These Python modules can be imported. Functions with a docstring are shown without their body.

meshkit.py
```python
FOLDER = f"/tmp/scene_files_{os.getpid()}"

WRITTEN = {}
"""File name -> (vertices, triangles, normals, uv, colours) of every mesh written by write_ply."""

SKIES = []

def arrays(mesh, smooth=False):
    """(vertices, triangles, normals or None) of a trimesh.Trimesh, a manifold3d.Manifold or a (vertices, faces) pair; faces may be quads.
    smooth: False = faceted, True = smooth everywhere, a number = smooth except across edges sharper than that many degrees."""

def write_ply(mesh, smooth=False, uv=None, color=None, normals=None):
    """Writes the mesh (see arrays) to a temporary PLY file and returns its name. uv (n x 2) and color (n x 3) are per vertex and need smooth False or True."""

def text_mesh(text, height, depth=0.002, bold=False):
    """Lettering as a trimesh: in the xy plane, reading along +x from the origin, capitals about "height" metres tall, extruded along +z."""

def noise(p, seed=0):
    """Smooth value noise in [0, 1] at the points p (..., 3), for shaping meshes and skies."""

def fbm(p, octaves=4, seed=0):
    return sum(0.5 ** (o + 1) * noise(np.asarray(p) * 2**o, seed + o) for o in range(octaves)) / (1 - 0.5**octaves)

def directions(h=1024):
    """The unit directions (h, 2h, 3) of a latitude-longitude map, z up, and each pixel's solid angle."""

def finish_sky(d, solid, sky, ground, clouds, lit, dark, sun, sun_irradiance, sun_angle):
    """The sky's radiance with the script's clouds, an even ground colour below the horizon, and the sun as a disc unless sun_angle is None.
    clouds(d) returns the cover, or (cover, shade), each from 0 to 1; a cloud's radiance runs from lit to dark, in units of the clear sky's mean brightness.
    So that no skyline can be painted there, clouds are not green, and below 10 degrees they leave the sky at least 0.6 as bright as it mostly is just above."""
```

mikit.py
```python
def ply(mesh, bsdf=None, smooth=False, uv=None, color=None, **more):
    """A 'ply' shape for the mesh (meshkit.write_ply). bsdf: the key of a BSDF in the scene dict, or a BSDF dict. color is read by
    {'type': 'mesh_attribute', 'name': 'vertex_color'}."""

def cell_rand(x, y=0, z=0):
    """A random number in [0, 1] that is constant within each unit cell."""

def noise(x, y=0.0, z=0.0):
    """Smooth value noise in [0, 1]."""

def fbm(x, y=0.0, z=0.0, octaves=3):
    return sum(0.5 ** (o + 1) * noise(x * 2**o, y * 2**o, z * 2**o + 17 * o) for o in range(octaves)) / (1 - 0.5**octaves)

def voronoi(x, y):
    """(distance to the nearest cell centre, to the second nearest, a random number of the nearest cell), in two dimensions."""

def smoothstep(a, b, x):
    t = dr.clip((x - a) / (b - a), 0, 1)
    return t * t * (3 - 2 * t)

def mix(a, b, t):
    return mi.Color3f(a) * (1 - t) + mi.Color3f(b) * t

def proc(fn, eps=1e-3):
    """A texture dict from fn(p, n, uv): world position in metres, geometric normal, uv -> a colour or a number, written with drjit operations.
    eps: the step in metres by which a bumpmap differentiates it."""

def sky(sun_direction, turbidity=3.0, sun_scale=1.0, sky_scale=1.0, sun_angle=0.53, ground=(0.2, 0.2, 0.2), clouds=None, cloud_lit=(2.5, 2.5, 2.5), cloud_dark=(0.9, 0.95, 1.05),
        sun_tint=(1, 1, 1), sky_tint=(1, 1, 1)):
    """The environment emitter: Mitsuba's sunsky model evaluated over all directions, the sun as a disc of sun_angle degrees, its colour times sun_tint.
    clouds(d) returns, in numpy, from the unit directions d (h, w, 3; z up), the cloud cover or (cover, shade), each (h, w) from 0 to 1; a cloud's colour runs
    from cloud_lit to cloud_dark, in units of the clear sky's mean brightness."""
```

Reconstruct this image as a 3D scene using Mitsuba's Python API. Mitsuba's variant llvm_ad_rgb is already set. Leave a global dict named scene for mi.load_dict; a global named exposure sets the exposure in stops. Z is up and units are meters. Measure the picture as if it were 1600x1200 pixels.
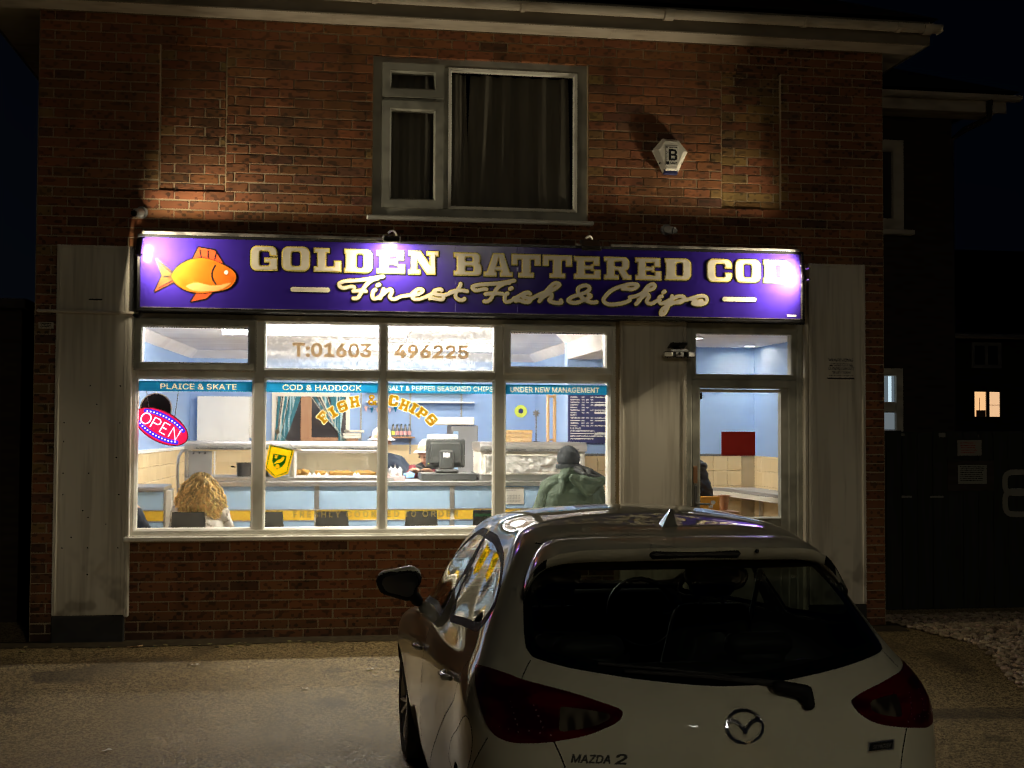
import math, random
import numpy as np, trimesh, manifold3d as m3
import mitsuba as mi, drjit as dr, mikit, meshkit
from shapely.geometry import Polygon, LineString, Point, box as sbox
from shapely import affinity, contains_xy
from shapely.ops import unary_union
from scipy.spatial import Delaunay
from scipy.interpolate import CubicSpline, PchipInterpolator
rng = np.random.default_rng(7)
T = mi.ScalarTransform4f
scene, labels = {"type": "scene"}, {}

# ------------------------------------------------------------------ camera, sky, exposure
CAM = np.array([2.0826, -10.0754, 1.6283]); FWD = np.array([.153508, .987523, .035116]); UP = np.array([-.009869, -.034003, .999373])
scene["camera"] = {"type": "perspective", "fov": 43.603, "fov_axis": "x", "near_clip": .05, "far_clip": 500.0,
                   "to_world": T().look_at(origin=CAM.tolist(), target=(CAM + FWD).tolist(), up=UP.tolist())}
scene["sky"] = mikit.sky((-.4, .5, .25), turbidity=3, sun_scale=0.0, sky_scale=.010, sky_tint=(.62, .82, 1.55), ground=(.1, .1, .1))
scene["sky"]["sampling_weight"] = 1.0
exposure = 0.0
TUBE, LED, STREET, SPOT = 150.0, 3300.0, 1150.0, 60.0     # radiances of the shop tubes, sign floodlights, street lamp, downlights

# ------------------------------------------------------------------ materials
def rgb(*c): return {"type": "rgb", "value": [float(x) for x in c]}
def M(name, base, rough=.5, metallic=0.0, spec=.5, coat=0.0, coat_gloss=.9, bump=None, bscale=.001, sheen=0.0, flip=True):
    if callable(base): base = mikit.proc(base)
    elif isinstance(base, (tuple, list)): base = rgb(*base)
    if callable(rough): rough = mikit.proc(rough)
    b = {"type": "principled", "base_color": base, "roughness": rough, "specular": spec}
    if metallic: b["metallic"] = metallic
    if coat: b["clearcoat"], b["clearcoat_gloss"] = coat, coat_gloss
    if sheen: b["sheen"] = sheen
    if bump is not None: b = {"type": "bumpmap", "bump": mikit.proc(bump, eps=.002), "scale": bscale, "nested": b}
    scene[name] = {"type": "twosided", "bsdf": b}
    return name
fb, ns, sm, mix = mikit.fbm, mikit.noise, mikit.smoothstep, mikit.mix
M("m_brick", {"type": "mesh_attribute", "name": "vertex_color"}, .85, spec=.25, bump=lambda p, n, uv: fb(p.x * 90, p.y * 90, p.z * 140), bscale=.004)
M("m_soot", (.035, .026, .020), .9, spec=.2); scene["m_brickclean"] = scene.pop("m_brick")
scene["m_brick"] = {"type": "blendbsdf", "weight": mikit.proc(lambda p, n, uv: dr.minimum(.85, .34 * sm(.48, .72, fb(p.x * 1.6, 2, p.z * 1.1)) + .28 * sm(.55, .8, ns(p.x * 9, p.y, p.z * 2.0)) + .5 * sm(.62, .78, ns(p.x * 34, p.y, p.z * 38)) + .5 * sm(.28, .0, p.z))), "a": {"type": "ref", "id": "m_brickclean"}, "b": {"type": "ref", "id": "m_soot"}}
M("m_vcol", {"type": "mesh_attribute", "name": "vertex_color"}, .6, spec=.3)
M("m_mortar", lambda p, n, uv: mix((.46, .37, .25), (.34, .27, .18), fb(p.x * 6, p.z * 6, 1)), .95, spec=.1)
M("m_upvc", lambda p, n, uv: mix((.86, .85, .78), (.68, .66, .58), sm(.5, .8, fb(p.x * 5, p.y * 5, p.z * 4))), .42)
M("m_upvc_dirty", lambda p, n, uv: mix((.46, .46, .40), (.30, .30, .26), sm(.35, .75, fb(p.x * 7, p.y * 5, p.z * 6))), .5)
M("m_board", lambda p, n, uv: mix(mix((.74, .70, .61), (.50, .46, .38), sm(.45, .8, fb(p.x * 3 + 3, p.y, p.z * .8) * .7 + .3 * fb(p.x * 40, 1, p.z * 2))), (.16, .13, .09), .5 * sm(.50, .75, fb(p.x * 9, p.y, p.z * 7)) * sm(.9, .2, p.z) + .22 * sm(.5, .75, fb(p.x * 24, 5, p.z * .9))), .6, spec=.3,
  bump=lambda p, n, uv: fb(p.x * 60, p.y * 60, p.z * 12), bscale=.002)
M("m_plinth", lambda p, n, uv: mix((.045, .045, .045), (.02, .02, .02), fb(p.x * 9, 0, p.z * 9)), .8)
M("m_asphalt", lambda p, n, uv: mix(mix(mix((.085, .061, .030), (.36, .27, .135), sm(.22, .82, ns(p.x * 78, p.y * 70) * .5 + .5 * ns(p.x * 150, p.y * 140, 5))), (.225, .165, .08), sm(.4, .7, fb(p.x * .7, p.y * .9, 3)) * .35), (.045, .035, .024), dr.minimum(.8, .26 * sm(.55, .78, fb(p.x * .9 + 7, p.y * 1.3, 9)) + .45 * sm(.68, .80, ns(p.x * 3.1, p.y * 3.1, 2)) * sm(.5, .8, ns(p.x * .8, p.y * .8, 6)))), lambda p, n, uv: .5 + .3 * ns(p.x * 90, p.y * 80, 4),
  spec=.35, bump=lambda p, n, uv: ns(p.x * 85, p.y * 80) + .5 * ns(p.x * 170, p.y * 160, 5), bscale=.005)
M("m_soil", lambda p, n, uv: mix((.030, .020, .011), (.06, .045, .022), fb(p.x * 20, p.y * 20)), .95)
M("m_stone_ground", lambda p, n, uv: mix((.10, .075, .06), (.16, .12, .09), fb(p.x * 14, p.y * 14)), .9)
M("m_roof", lambda p, n, uv: mix((.05, .04, .035), (.03, .025, .025), fb(p.x * 3, p.y * 3, p.z * 3)), .8)
M("m_gutter", lambda p, n, uv: mix((.62, .56, .46), (.42, .36, .28), sm(.4, .8, fb(p.x * 4, p.y * 9, p.z * 9))), .55)
M("m_fascia", lambda p, n, uv: mix((.26, .23, .18), (.16, .14, .11), fb(p.x * 5, p.y * 9, p.z * 9)), .6)
M("m_black", (.012, .012, .013), .35)
M("m_blackmatt", (.016, .016, .017), .7)
M("m_alu", lambda p, n, uv: mix((.30, .28, .26), (.10, .095, .09), sm(.35, .7, fb(p.x * 12, p.y * 12, p.z * 25))), .5, metallic=.5)
scene["m_signblue"] = {"type": "twosided", "bsdf": {"type": "roughplastic", "alpha": .035, "int_ior": 1.49, "diffuse_reflectance": rgb(.052, .026, .36)}}
M("m_lettercream", (.86, .80, .66), .3, coat=.3)
M("m_lettergold", (.85, .66, .16), .3, coat=.3)
M("m_letterblack", (.012, .008, .02), .4)
M("m_fishorange", (.78, .17, .012), .3, coat=.4); M("m_fishred", (.75, .10, .03), .3, coat=.4); M("m_fishpale", (.85, .48, .16), .3, coat=.4); M("m_white", (.8, .8, .78), .4); M("m_offwhite", (.72, .69, .6), .5)
def film(name, c, dt=1.0): scene[name] = {"type": "principledthin", "base_color": rgb(*c), "roughness": .5, "diff_trans": dt, "spec_trans": .0}
film("m_teal", (.012, .20, .40)); film("m_tan", (.86, .76, .52)); film("m_goldvinyl", (.40, .205, .004), .8); film("m_creamvinyl", (.92, .80, .45)); film("m_phone", (.42, .29, .16), .5); film("m_slogan", (.62, .48, .20), .12); film("m_flagyellow", (.90, .50, .005), .9); film("m_flaggreen", (.012, .16, .045), .9)
M("m_bluewall", lambda p, n, uv: mix((.31, .45, .72), (.28, .415, .68), fb(p.x * 2, p.y * 2, p.z * 2)), .6)
M("m_counterblue", (.42, .62, .86), .35); M("m_yellowband", lambda p, n, uv: mix((.95, .62, .06), (.85, .54, .05), ns(p.x * 60, p.y * 60, p.z * 60)), .4)
M("m_tile", lambda p, n, uv: mix((.75, .60, .36), (.68, .53, .30), mikit.cell_rand(dr.floor(p.x / .15), dr.floor(p.y / .15), dr.floor(p.z / .15))), .3); M("m_grout", (.42, .34, .22), .8)
M("m_ceiling", lambda p, n, uv: mix((.76, .73, .72), (.70, .66, .66), sm(.3, .7, fb(p.x * 1.5, p.y * 5))), .8)
M("m_floor", (.25, .20, .16), .4)
M("m_steel", lambda p, n, uv: mix((.60, .60, .60), (.50, .49, .47), fb(p.x * 2, p.y * 2, p.z * 30)), .32, metallic=.85)
M("m_darksteel", (.20, .20, .20), .4, metallic=.5)
M("m_foil", (.92, .92, .88), .35, metallic=.55, bump=lambda p, n, uv: mikit.voronoi(p.x * 18 + p.z * 6, p.z * 20)[0], bscale=.015)
M("m_wood", lambda p, n, uv: mix((.42, .22, .11), (.34, .165, .08), fb(p.x * 30, p.y * 3, p.z * 4)), .5); M("m_palewood", (.62, .40, .22), .5); M("m_card", (.60, .38, .18), .7)
M("m_curtain", lambda p, n, uv: mix((.05, .20, .26), (.45, .62, .66), sm(.55, .75, ns(p.x * 55, 0, p.z * 3))), .8); M("m_nightglass", (.05, .045, .05), .06, spec=.6)
M("m_darkcurtain", lambda p, n, uv: mix((.30, .28, .22), (.20, .185, .15), fb(p.x * 5, 0, p.z * 2)), .9)
M("m_chairgrey", (.052, .052, .052), .5); M("m_plastic", (.06, .065, .065), .4); M("m_plasticgrey", (.30, .30, .30), .4); M("m_red", (.42, .02, .015), .4); M("m_pink", (.70, .38, .38), .5)
M("m_navy", (.035, .04, .13), .4); M("m_skin", (.55, .32, .22), .5); M("m_glove", (.20, .42, .75), .5)
M("m_coatgreen", lambda p, n, uv: mix((.085, .125, .085), (.06, .09, .065), fb(p.x * 12, p.y * 12, p.z * 12)), .75, bump=lambda p, n, uv: fb(p.x * 14, p.y * 14, p.z * 26), bscale=.018)
M("m_hat", lambda p, n, uv: mix((.062, .072, .082), (.045, .052, .06), ns(p.x * 160, p.y * 160, p.z * 60)), .9, bump=lambda p, n, uv: ns(p.x * 85, p.y * 85, p.z * 14), bscale=.02); M("m_hoodlining", (.05, .055, .055), .8)
M("m_blouse", lambda p, n, uv: mix((.72, .68, .60), (.30, .25, .19), sm(.58, .66, fb(p.x * 42, p.y * 42, p.z * 42))), .7)
M("m_staffnavy", (.03, .045, .075), .8); M("m_burgundy", (.20, .02, .035), .7, bump=lambda p, n, uv: fb(p.x * 10, p.y * 10, p.z * 40), bscale=.05); M("m_blackjacket", (.02, .022, .026), .38, bump=lambda p, n, uv: fb(p.x * 9, p.y * 9, p.z * 24), bscale=.06)
M("m_yellow", (.80, .56, .015), .5); M("m_green", (.01, .11, .035), .5); M("m_plate", (.80, .56, .015), .5); M("m_lime", (.70, .78, .10), .5); M("m_orangebox", (.80, .38, .04), .5)
M("m_batter", lambda p, n, uv: mix((.62, .33, .08), (.75, .48, .16), fb(p.x * 40, p.y * 40, p.z * 40)), .5)
scene["m_paint"] = {"type": "twosided", "bsdf": {"type": "plastic", "int_ior": 1.6, "nonlinear": True, "diffuse_reflectance": rgb(.70, .685, .60)}}; M("m_seam", (.008, .008, .008), .8)
M("m_trim", (.010, .010, .011), .6, spec=.08); M("m_rubber", (.012, .012, .012), .85); M("m_rim", (.35, .35, .35), .3, metallic=.8); M("m_chrome", (.75, .75, .75), .08, metallic=1.0); M("m_darkchrome", (.10, .10, .10), .15, metallic=.9)
scene["m_taillamp"] = {"type": "twosided", "bsdf": {"type": "roughplastic", "alpha": .02, "int_ior": 1.55, "diffuse_reflectance": mikit.proc(lambda p, n, uv: mix((.060, .0015, .003), (.018, .001, .002), sm(.3, .7, ns(p.x * 9, p.y * 9, p.z * 30))))}}
scene["m_taillens"] = {"type": "twosided", "bsdf": {"type": "roughplastic", "alpha": .02, "int_ior": 1.55, "diffuse_reflectance": mikit.proc(lambda p, n, uv: mix((.075, .068, .05), (.015, .012, .01), sm(.3, .7, ns(p.x * 40, p.y * 20, p.z * 14))))}}
M("m_carseat", (.06, .06, .065), .5)
M("m_fence", lambda p, n, uv: mix((.032, .036, .028), (.018, .021, .017), fb(p.x * 30, p.y * 3, p.z * 2)), .9)
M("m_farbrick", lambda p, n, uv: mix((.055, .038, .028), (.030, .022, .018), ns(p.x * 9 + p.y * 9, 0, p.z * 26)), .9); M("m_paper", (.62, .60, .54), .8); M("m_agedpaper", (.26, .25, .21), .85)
scene["m_pane"] = {"type": "thindielectric", "int_ior": 1.5}
scene["m_film"] = {"type": "principledthin", "base_color": rgb(.85, .84, .80), "roughness": .6, "diff_trans": 1.3, "spec_trans": .0}
scene["m_frosted"] = {"type": "blendbsdf", "weight": mikit.proc(lambda p, n, uv: .06 + .24 * sm(.40, .78, fb(p.x * 2.2, 0, p.z * 14) * .6 + .4 * fb(p.x * 40, 0, p.z * 30))), "a": {"type": "thindielectric", "int_ior": 1.5},
                      "b": {"type": "principledthin", "base_color": rgb(.9, .9, .86), "roughness": .6, "diff_trans": 1.5, "spec_trans": .0}}
scene["m_carglass"] = {"type": "thindielectric", "int_ior": 1.52, "specular_transmittance": rgb(.55, .6, .56)}
scene["m_carglass_dark"] = {"type": "thindielectric", "int_ior": 1.52, "specular_transmittance": rgb(.36, .40, .36)}

# ------------------------------------------------------------------ helpers
taken = {}
def name(base):
    k = taken.get(base, 0); taken[base] = k + 1
    return base if k == 0 else f"{base}_{k:03d}"
def tag(key, label=None, category=None, group=None, kind=None):
    d = {k: v for k, v in (("label", label), ("category", category), ("group", group), ("kind", kind)) if v}
    labels.setdefault(key, {}).update(d)
def thing(base, label, category, group=None):
    k = name(base); tag(k, label, category, group); return k
def put(parent, base, mesh, mat, smooth=False, color=None, **more):
    key = name(f"{parent}__{base}" if parent else base)
    if isinstance(mesh, list): mesh = join(mesh)
    if isinstance(mesh, tuple): v, f = mesh
    elif hasattr(mesh, "to_mesh"):
        m = mesh.to_mesh(); v, f = m.vert_properties[:, :3], m.tri_verts
    else: v, f = mesh.vertices, mesh.faces
    v = np.asarray(v, float); f = np.asarray(f)
    if color is not None:
        color = np.broadcast_to(np.asarray(color, float), (len(v), 3))
    scene[key] = mikit.ply((v, f), mat, smooth=smooth, color=color, **more)
    return key
def light(parent, base, mesh, radiance, mat="m_white", weight=1.0):
    return put(parent, base, mesh, mat, emitter={"type": "area", "radiance": rgb(*radiance), "sampling_weight": float(weight)})
def vf(m):
    if isinstance(m, tuple): return np.asarray(m[0], float), np.asarray(m[1])
    if hasattr(m, "to_mesh"):
        q = m.to_mesh(); return np.asarray(q.vert_properties[:, :3], float), np.asarray(q.tri_verts)
    return np.asarray(m.vertices), np.asarray(m.faces)
def join(ms):
    V, F, n = [], [], 0
    for m in ms:
        v, f = vf(m); V.append(v); F.append(f + n); n += len(v)
    return np.vstack(V), np.vstack(F)
def move(m, d=(0, 0, 0), rz=0, rx=0, ry=0, s=1):
    v, f = vf(m); v = v * s
    for ang, (a, b) in ((rx, (1, 2)), (ry, (2, 0)), (rz, (0, 1))):
        if ang:
            c, q = math.cos(ang), math.sin(ang); w = v.copy(); w[:, a] = v[:, a] * c - v[:, b] * q; w[:, b] = v[:, a] * q + v[:, b] * c; v = w
    return v + np.asarray(d), f
_s = np.array([[i, j, k] for i in (-1, 1) for j in (-1, 1) for k in (-1, 1)], float)
_P = np.vstack([_s * [.9, 1, .9] * 1 + 0, _s * [1, .9, .9], _s * [.9, .9, 1]]); _H = trimesh.convex.convex_hull(_P, repair=True)
_C = np.asarray(_H.vertices); CB_F = np.asarray(_H.faces); CB_S = np.sign(_C); CB_K = (np.abs(_C) < .95).astype(float)
def cbox(x0, x1, y0, y1, z0, z1, c=.004):
    lo, hi = np.array([x0, y0, z0]), np.array([x1, y1, z1]); h = (hi - lo) / 2; c = min(c, h.min() * .9)
    return (lo + hi) / 2 + CB_S * (h - c * CB_K), CB_F
def box(x0, x1, y0, y1, z0, z1):
    m = trimesh.creation.box(extents=(x1 - x0, y1 - y0, z1 - z0)); return np.asarray(m.vertices) + [(x0 + x1) / 2, (y0 + y1) / 2, (z0 + z1) / 2], np.asarray(m.faces)
def cyl(a, b, r, r2=None, n=14):
    a, b = np.asarray(a, float), np.asarray(b, float); r2 = r if r2 is None else r2
    z = (b - a) / np.linalg.norm(b - a); x = np.cross(z, [0, 0, 1] if abs(z[2]) < .9 else [1, 0, 0]); x /= np.linalg.norm(x); y = np.cross(z, x)
    t = np.arange(n) * 2 * np.pi / n; ring = np.cos(t)[:, None] * x + np.sin(t)[:, None] * y
    V = np.vstack([a + ring * r, b + ring * r2, [a], [b]]); i = np.arange(n); j = (i + 1) % n
    return V, np.vstack([np.stack([i, j, j + n], 1), np.stack([i, j + n, i + n], 1), np.stack([j, i, i * 0 + 2 * n], 1), np.stack([i + n, j + n, i * 0 + 2 * n + 1], 1)])
def tube(pts, r, n=8, cap=True):
    p = np.asarray(pts, float); r = np.broadcast_to(r, (len(p),)); t = np.gradient(p, axis=0); t /= np.linalg.norm(t, axis=1, keepdims=True) + 1e-12
    a = np.cross(t[0], [0, 0, 1] if abs(t[0][2]) < .9 else [1, 0, 0]); A = []
    for k in range(len(p)):
        a = a - t[k] * (a @ t[k]); a /= np.linalg.norm(a) + 1e-12; A.append(a)
    A = np.array(A); B = np.cross(t, A); q = np.arange(n) * 2 * np.pi / n
    V = (p[:, None] + r[:, None, None] * (np.cos(q)[None, :, None] * A[:, None] + np.sin(q)[None, :, None] * B[:, None])).reshape(-1, 3)
    i, j = np.meshgrid(np.arange(len(p) - 1), np.arange(n), indexing="ij"); a0, a1 = (i * n + j).ravel(), (i * n + (j + 1) % n).ravel()
    F = np.vstack([np.stack([a0, a1, a1 + n], 1), np.stack([a0, a1 + n, a0 + n], 1)])
    if cap:
        k = len(V); e = (len(p) - 1) * n; V = np.vstack([V, p[:1], p[-1:]]); w = np.arange(n)
        F = np.vstack([F, np.stack([(w + 1) % n, w, w * 0 + k], 1), np.stack([e + w, e + (w + 1) % n, w * 0 + k + 1], 1)])
    return V, F
def lathe(prof, center=(0, 0, 0), n=24):
    p = np.asarray(prof, float); t = np.arange(n) * 2 * np.pi / n
    V = np.stack([p[:, None, 0] * np.cos(t), p[:, None, 0] * np.sin(t), np.broadcast_to(p[:, None, 1], (len(p), n))], -1).reshape(-1, 3) + np.asarray(center)
    i, j = np.meshgrid(np.arange(len(p) - 1), np.arange(n), indexing="ij"); a, b = (i * n + j).ravel(), (i * n + (j + 1) % n).ravel()
    return V, np.vstack([np.stack([a, b, b + n], 1), np.stack([a, b + n, a + n], 1)])
def rings(loops):
    """closed loops of equal length joined in order (no caps)"""
    n = len(loops[0]); V = np.vstack([np.asarray(l, float) for l in loops]); i, j = np.meshgrid(np.arange(len(loops) - 1), np.arange(n), indexing="ij")
    a, b = (i * n + j).ravel(), (i * n + (j + 1) % n).ravel()
    return V, np.vstack([np.stack([a, b, b + n], 1), np.stack([a, b + n, a + n], 1)])
def ringframe(x0, x1, z0, z1, prof):
    """a mitred rectangular frame: prof = [(inset, y), ...] swept round the rectangle"""
    L = [[(x0 + d, y, z0 + d), (x1 - d, y, z0 + d), (x1 - d, y, z1 - d), (x0 + d, y, z1 - d)] for d, y in prof]
    return rings(L)
def sheet(x0, x1, z0, z1, y):     # vertical, facing -y
    return np.array([[x0, y, z0], [x1, y, z0], [x1, y, z1], [x0, y, z1]], float), np.array([[0, 1, 2], [0, 2, 3]])
def wallgrid(P, n=24):            # quad grid from a function (u,v) -> xyz
    u, v = np.meshgrid(np.linspace(0, 1, n), np.linspace(0, 1, n), indexing="ij"); V = P(u, v).reshape(-1, 3)
    i, j = np.meshgrid(np.arange(n - 1), np.arange(n - 1), indexing="ij"); a = (i * n + j).ravel()
    return V, np.vstack([np.stack([a, a + n, a + n + 1], 1), np.stack([a, a + n + 1, a + 1], 1)])
def extrude(poly, depth):
    out = []
    for g in getattr(poly, "geoms", [poly]):
        if g.is_empty or g.area < 1e-8 or g.geom_type != "Polygon": continue
        m = trimesh.creation.extrude_polygon(g, depth, engine="earcut"); out.append((np.asarray(m.vertices), np.asarray(m.faces)))
    return join(out)
def onwall(m, y, x=0, z=0):       # drawing plane (x, z) with thickness towards the street, front face at y - thickness
    v, f = vf(m); return np.stack([v[:, 0] + x, y - v[:, 2], v[:, 1] + z], 1), f
def words(text, x0, x1, z0, z1, y, depth=.0015, bold=True, shear=0):
    """lettering fitted into the rectangle on a wall facing the street"""
    v, f = vf(meshkit.text_mesh(text, 1.0, depth=depth, bold=bold)); lo, hi = v.min(0), v.max(0)
    w = v.copy(); w[:, 0] = x0 + (v[:, 0] - lo[0]) / (hi[0] - lo[0]) * (x1 - x0); w[:, 1] = z0 + (v[:, 1] - lo[1]) / (hi[1] - lo[1]) * (z1 - z0)
    return np.stack([w[:, 0] + shear * (w[:, 1] - z0), y - w[:, 2], w[:, 1]], 1), f
def wordpoly(text, x0, x1, z0, z1):
    v, f = vf(meshkit.text_mesh(text, 1.0, depth=1.0, bold=True)); top = f[(v[f][:, :, 2] > .5).all(1)]; p = unary_union([Polygon(v[q][:, :2]) for q in top]).buffer(.001)
    a, b, c, d = p.bounds; return affinity.translate(affinity.scale(p, (x1 - x0) / (c - a), (z1 - z0) / (d - b), origin=(a, b)), x0 - a, z0 - b)
def blob(c, r, sub=2):
    m = trimesh.creation.icosphere(subdivisions=sub); return np.asarray(m.vertices) * r + np.asarray(c), np.asarray(m.faces)
def curve(pts, n=8):
    p = np.asarray(pts, float); d = np.r_[0, np.cumsum(np.linalg.norm(np.diff(p, axis=0), axis=1))]
    return CubicSpline(d, p, axis=0)(np.linspace(0, d[-1], n * (len(p) - 1) + 1))
def flesh(bones, edge=.03, smooth=8):
    """one continuous surface from bones [(p, r, q, s), ...]: hulls of balls, joined, refined and smoothed"""
    parts = []
    for p, r, q, s in bones:
        parts.append(m3.Manifold.batch_hull([m3.Manifold.sphere(r, 16).translate(list(map(float, p))), m3.Manifold.sphere(s, 16).translate(list(map(float, q)))]))
    m = m3.Manifold.batch_boolean(parts, m3.OpType.Add).refine_to_length(edge).to_mesh()
    t = trimesh.Trimesh(m.vert_properties[:, :3], m.tri_verts, process=True)
    trimesh.smoothing.filter_taubin(t, iterations=smooth); return np.asarray(t.vertices), np.asarray(t.faces)

# ------------------------------------------------------------------ ground
def gz(x, y):
    y = np.asarray(y, float); t = np.clip((-.1 - y) / 2.3, 0, 1); t = t * t * (3 - 2 * t)
    return -.205 * t - .012 * np.clip(-y - 7, 0, 40) + 0 * np.asarray(x, float)
xs = np.unique(np.r_[np.linspace(-150, -6, 14), np.linspace(-6, 12, 60), np.linspace(12, 160, 14)]); ys = np.unique(np.r_[np.linspace(-120, -14, 14), np.linspace(-14, -.02, 90), np.linspace(-.02, 3, 4), np.linspace(3, 180, 14)])
X, Y = np.meshgrid(xs, ys, indexing="ij"); Z = gz(X, Y) + .008 * (meshkit.fbm(np.stack([X * .8, Y * .8, 0 * X], -1)) - .5) * (np.abs(Y) < 14)
Z = np.where(Y > -.05, -.006, Z)
n1, n2 = X.shape; i, j = np.meshgrid(np.arange(n1 - 1), np.arange(n2 - 1), indexing="ij"); a = (i * n2 + j).ravel()
put(None, "forecourt", (np.stack([X, Y, Z], -1).reshape(-1, 3), np.vstack([np.stack([a, a + n2, a + n2 + 1], 1), np.stack([a, a + n2 + 1, a + 1], 1)])), "m_asphalt", True)
tag("forecourt", kind="structure")
def scatter(n, xy, size, flat=.6, seed=1, tone=((.2, .15, .1), (.4, .32, .24)), zf=gz):
    r = np.random.default_rng(seed); V, F, C = [], [], []
    base = [trimesh.creation.icosahedron() for _ in range(1)][0]; bv, bf = np.asarray(base.vertices), np.asarray(base.faces)
    for k in range(n):
        x, y = xy(r); s = size(r); v = bv * (1 + .35 * (r.random((12, 1)) - .5)) * s * np.array([1 + .5 * r.random(), 1, flat]); v, _ = move((v, bf), rz=r.random() * 6)
        V.append(v + [x, y, float(zf(x, y)) + s * flat * .4]); F.append(bf + 12 * k); C.append(np.repeat([np.array(tone[0]) + (np.array(tone[1]) - tone[0]) * r.random() * (.75 + .25 * r.random(3))], 12, 0))
    return np.vstack(V), np.vstack(F), np.vstack(C)
# soil and litter along the foot of the wall
u = np.linspace(-.6, 6.9, 150); w = .15 + .07 * meshkit.fbm(np.stack([u * 3, 0 * u, 0 * u], -1)) + .03 * np.sin(u * 2.1)
V = np.vstack([np.stack([u, 0 * u + .02, 0 * u + .02], 1), np.stack([u, -w * .5, 0 * u + .014], 1), np.stack([u, -w, gz(u, -w) + .002], 1)]); k = np.arange(149)
put(None, "wall_foot_strip", (V, np.vstack([np.stack([k + o, k + o + 150, k + o + 151], 1) for o in (0, 150)] + [np.stack([k + o, k + o + 151, k + o + 1], 1) for o in (0, 150)])), "m_soil", True)
tag("wall_foot_strip", kind="structure")
v, f, c = scatter(1500, lambda r: (r.uniform(-.5, 4.6), -abs(r.normal(.0, .10)) - .004), lambda r: .005 + .017 * r.random() ** 3, flat=.35, seed=3, tone=((.05, .04, .025), (.36, .29, .12)))
put(None, "leaf_litter", (v, f), "m_vcol", False, c); tag("leaf_litter", "thin line of dry leaf crumbs and grit along the foot of the brick wall", "litter", kind="stuff")
def litter(x, y, ln, wd, rz, lab, mat="m_paper"):
    t = thing("litter_scrap", lab, "litter"); zz = float(gz(x, y)) + .009
    put(t, "scrap", wallgrid(lambda a, b: np.stack([x + (a - .5) * ln * math.cos(rz) - (b - .5) * wd * math.sin(rz), y + (a - .5) * ln * math.sin(rz) + (b - .5) * wd * math.cos(rz), zz + .004 * np.sin(a * 5 + b * 3)], -1), 6), mat, True)
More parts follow.
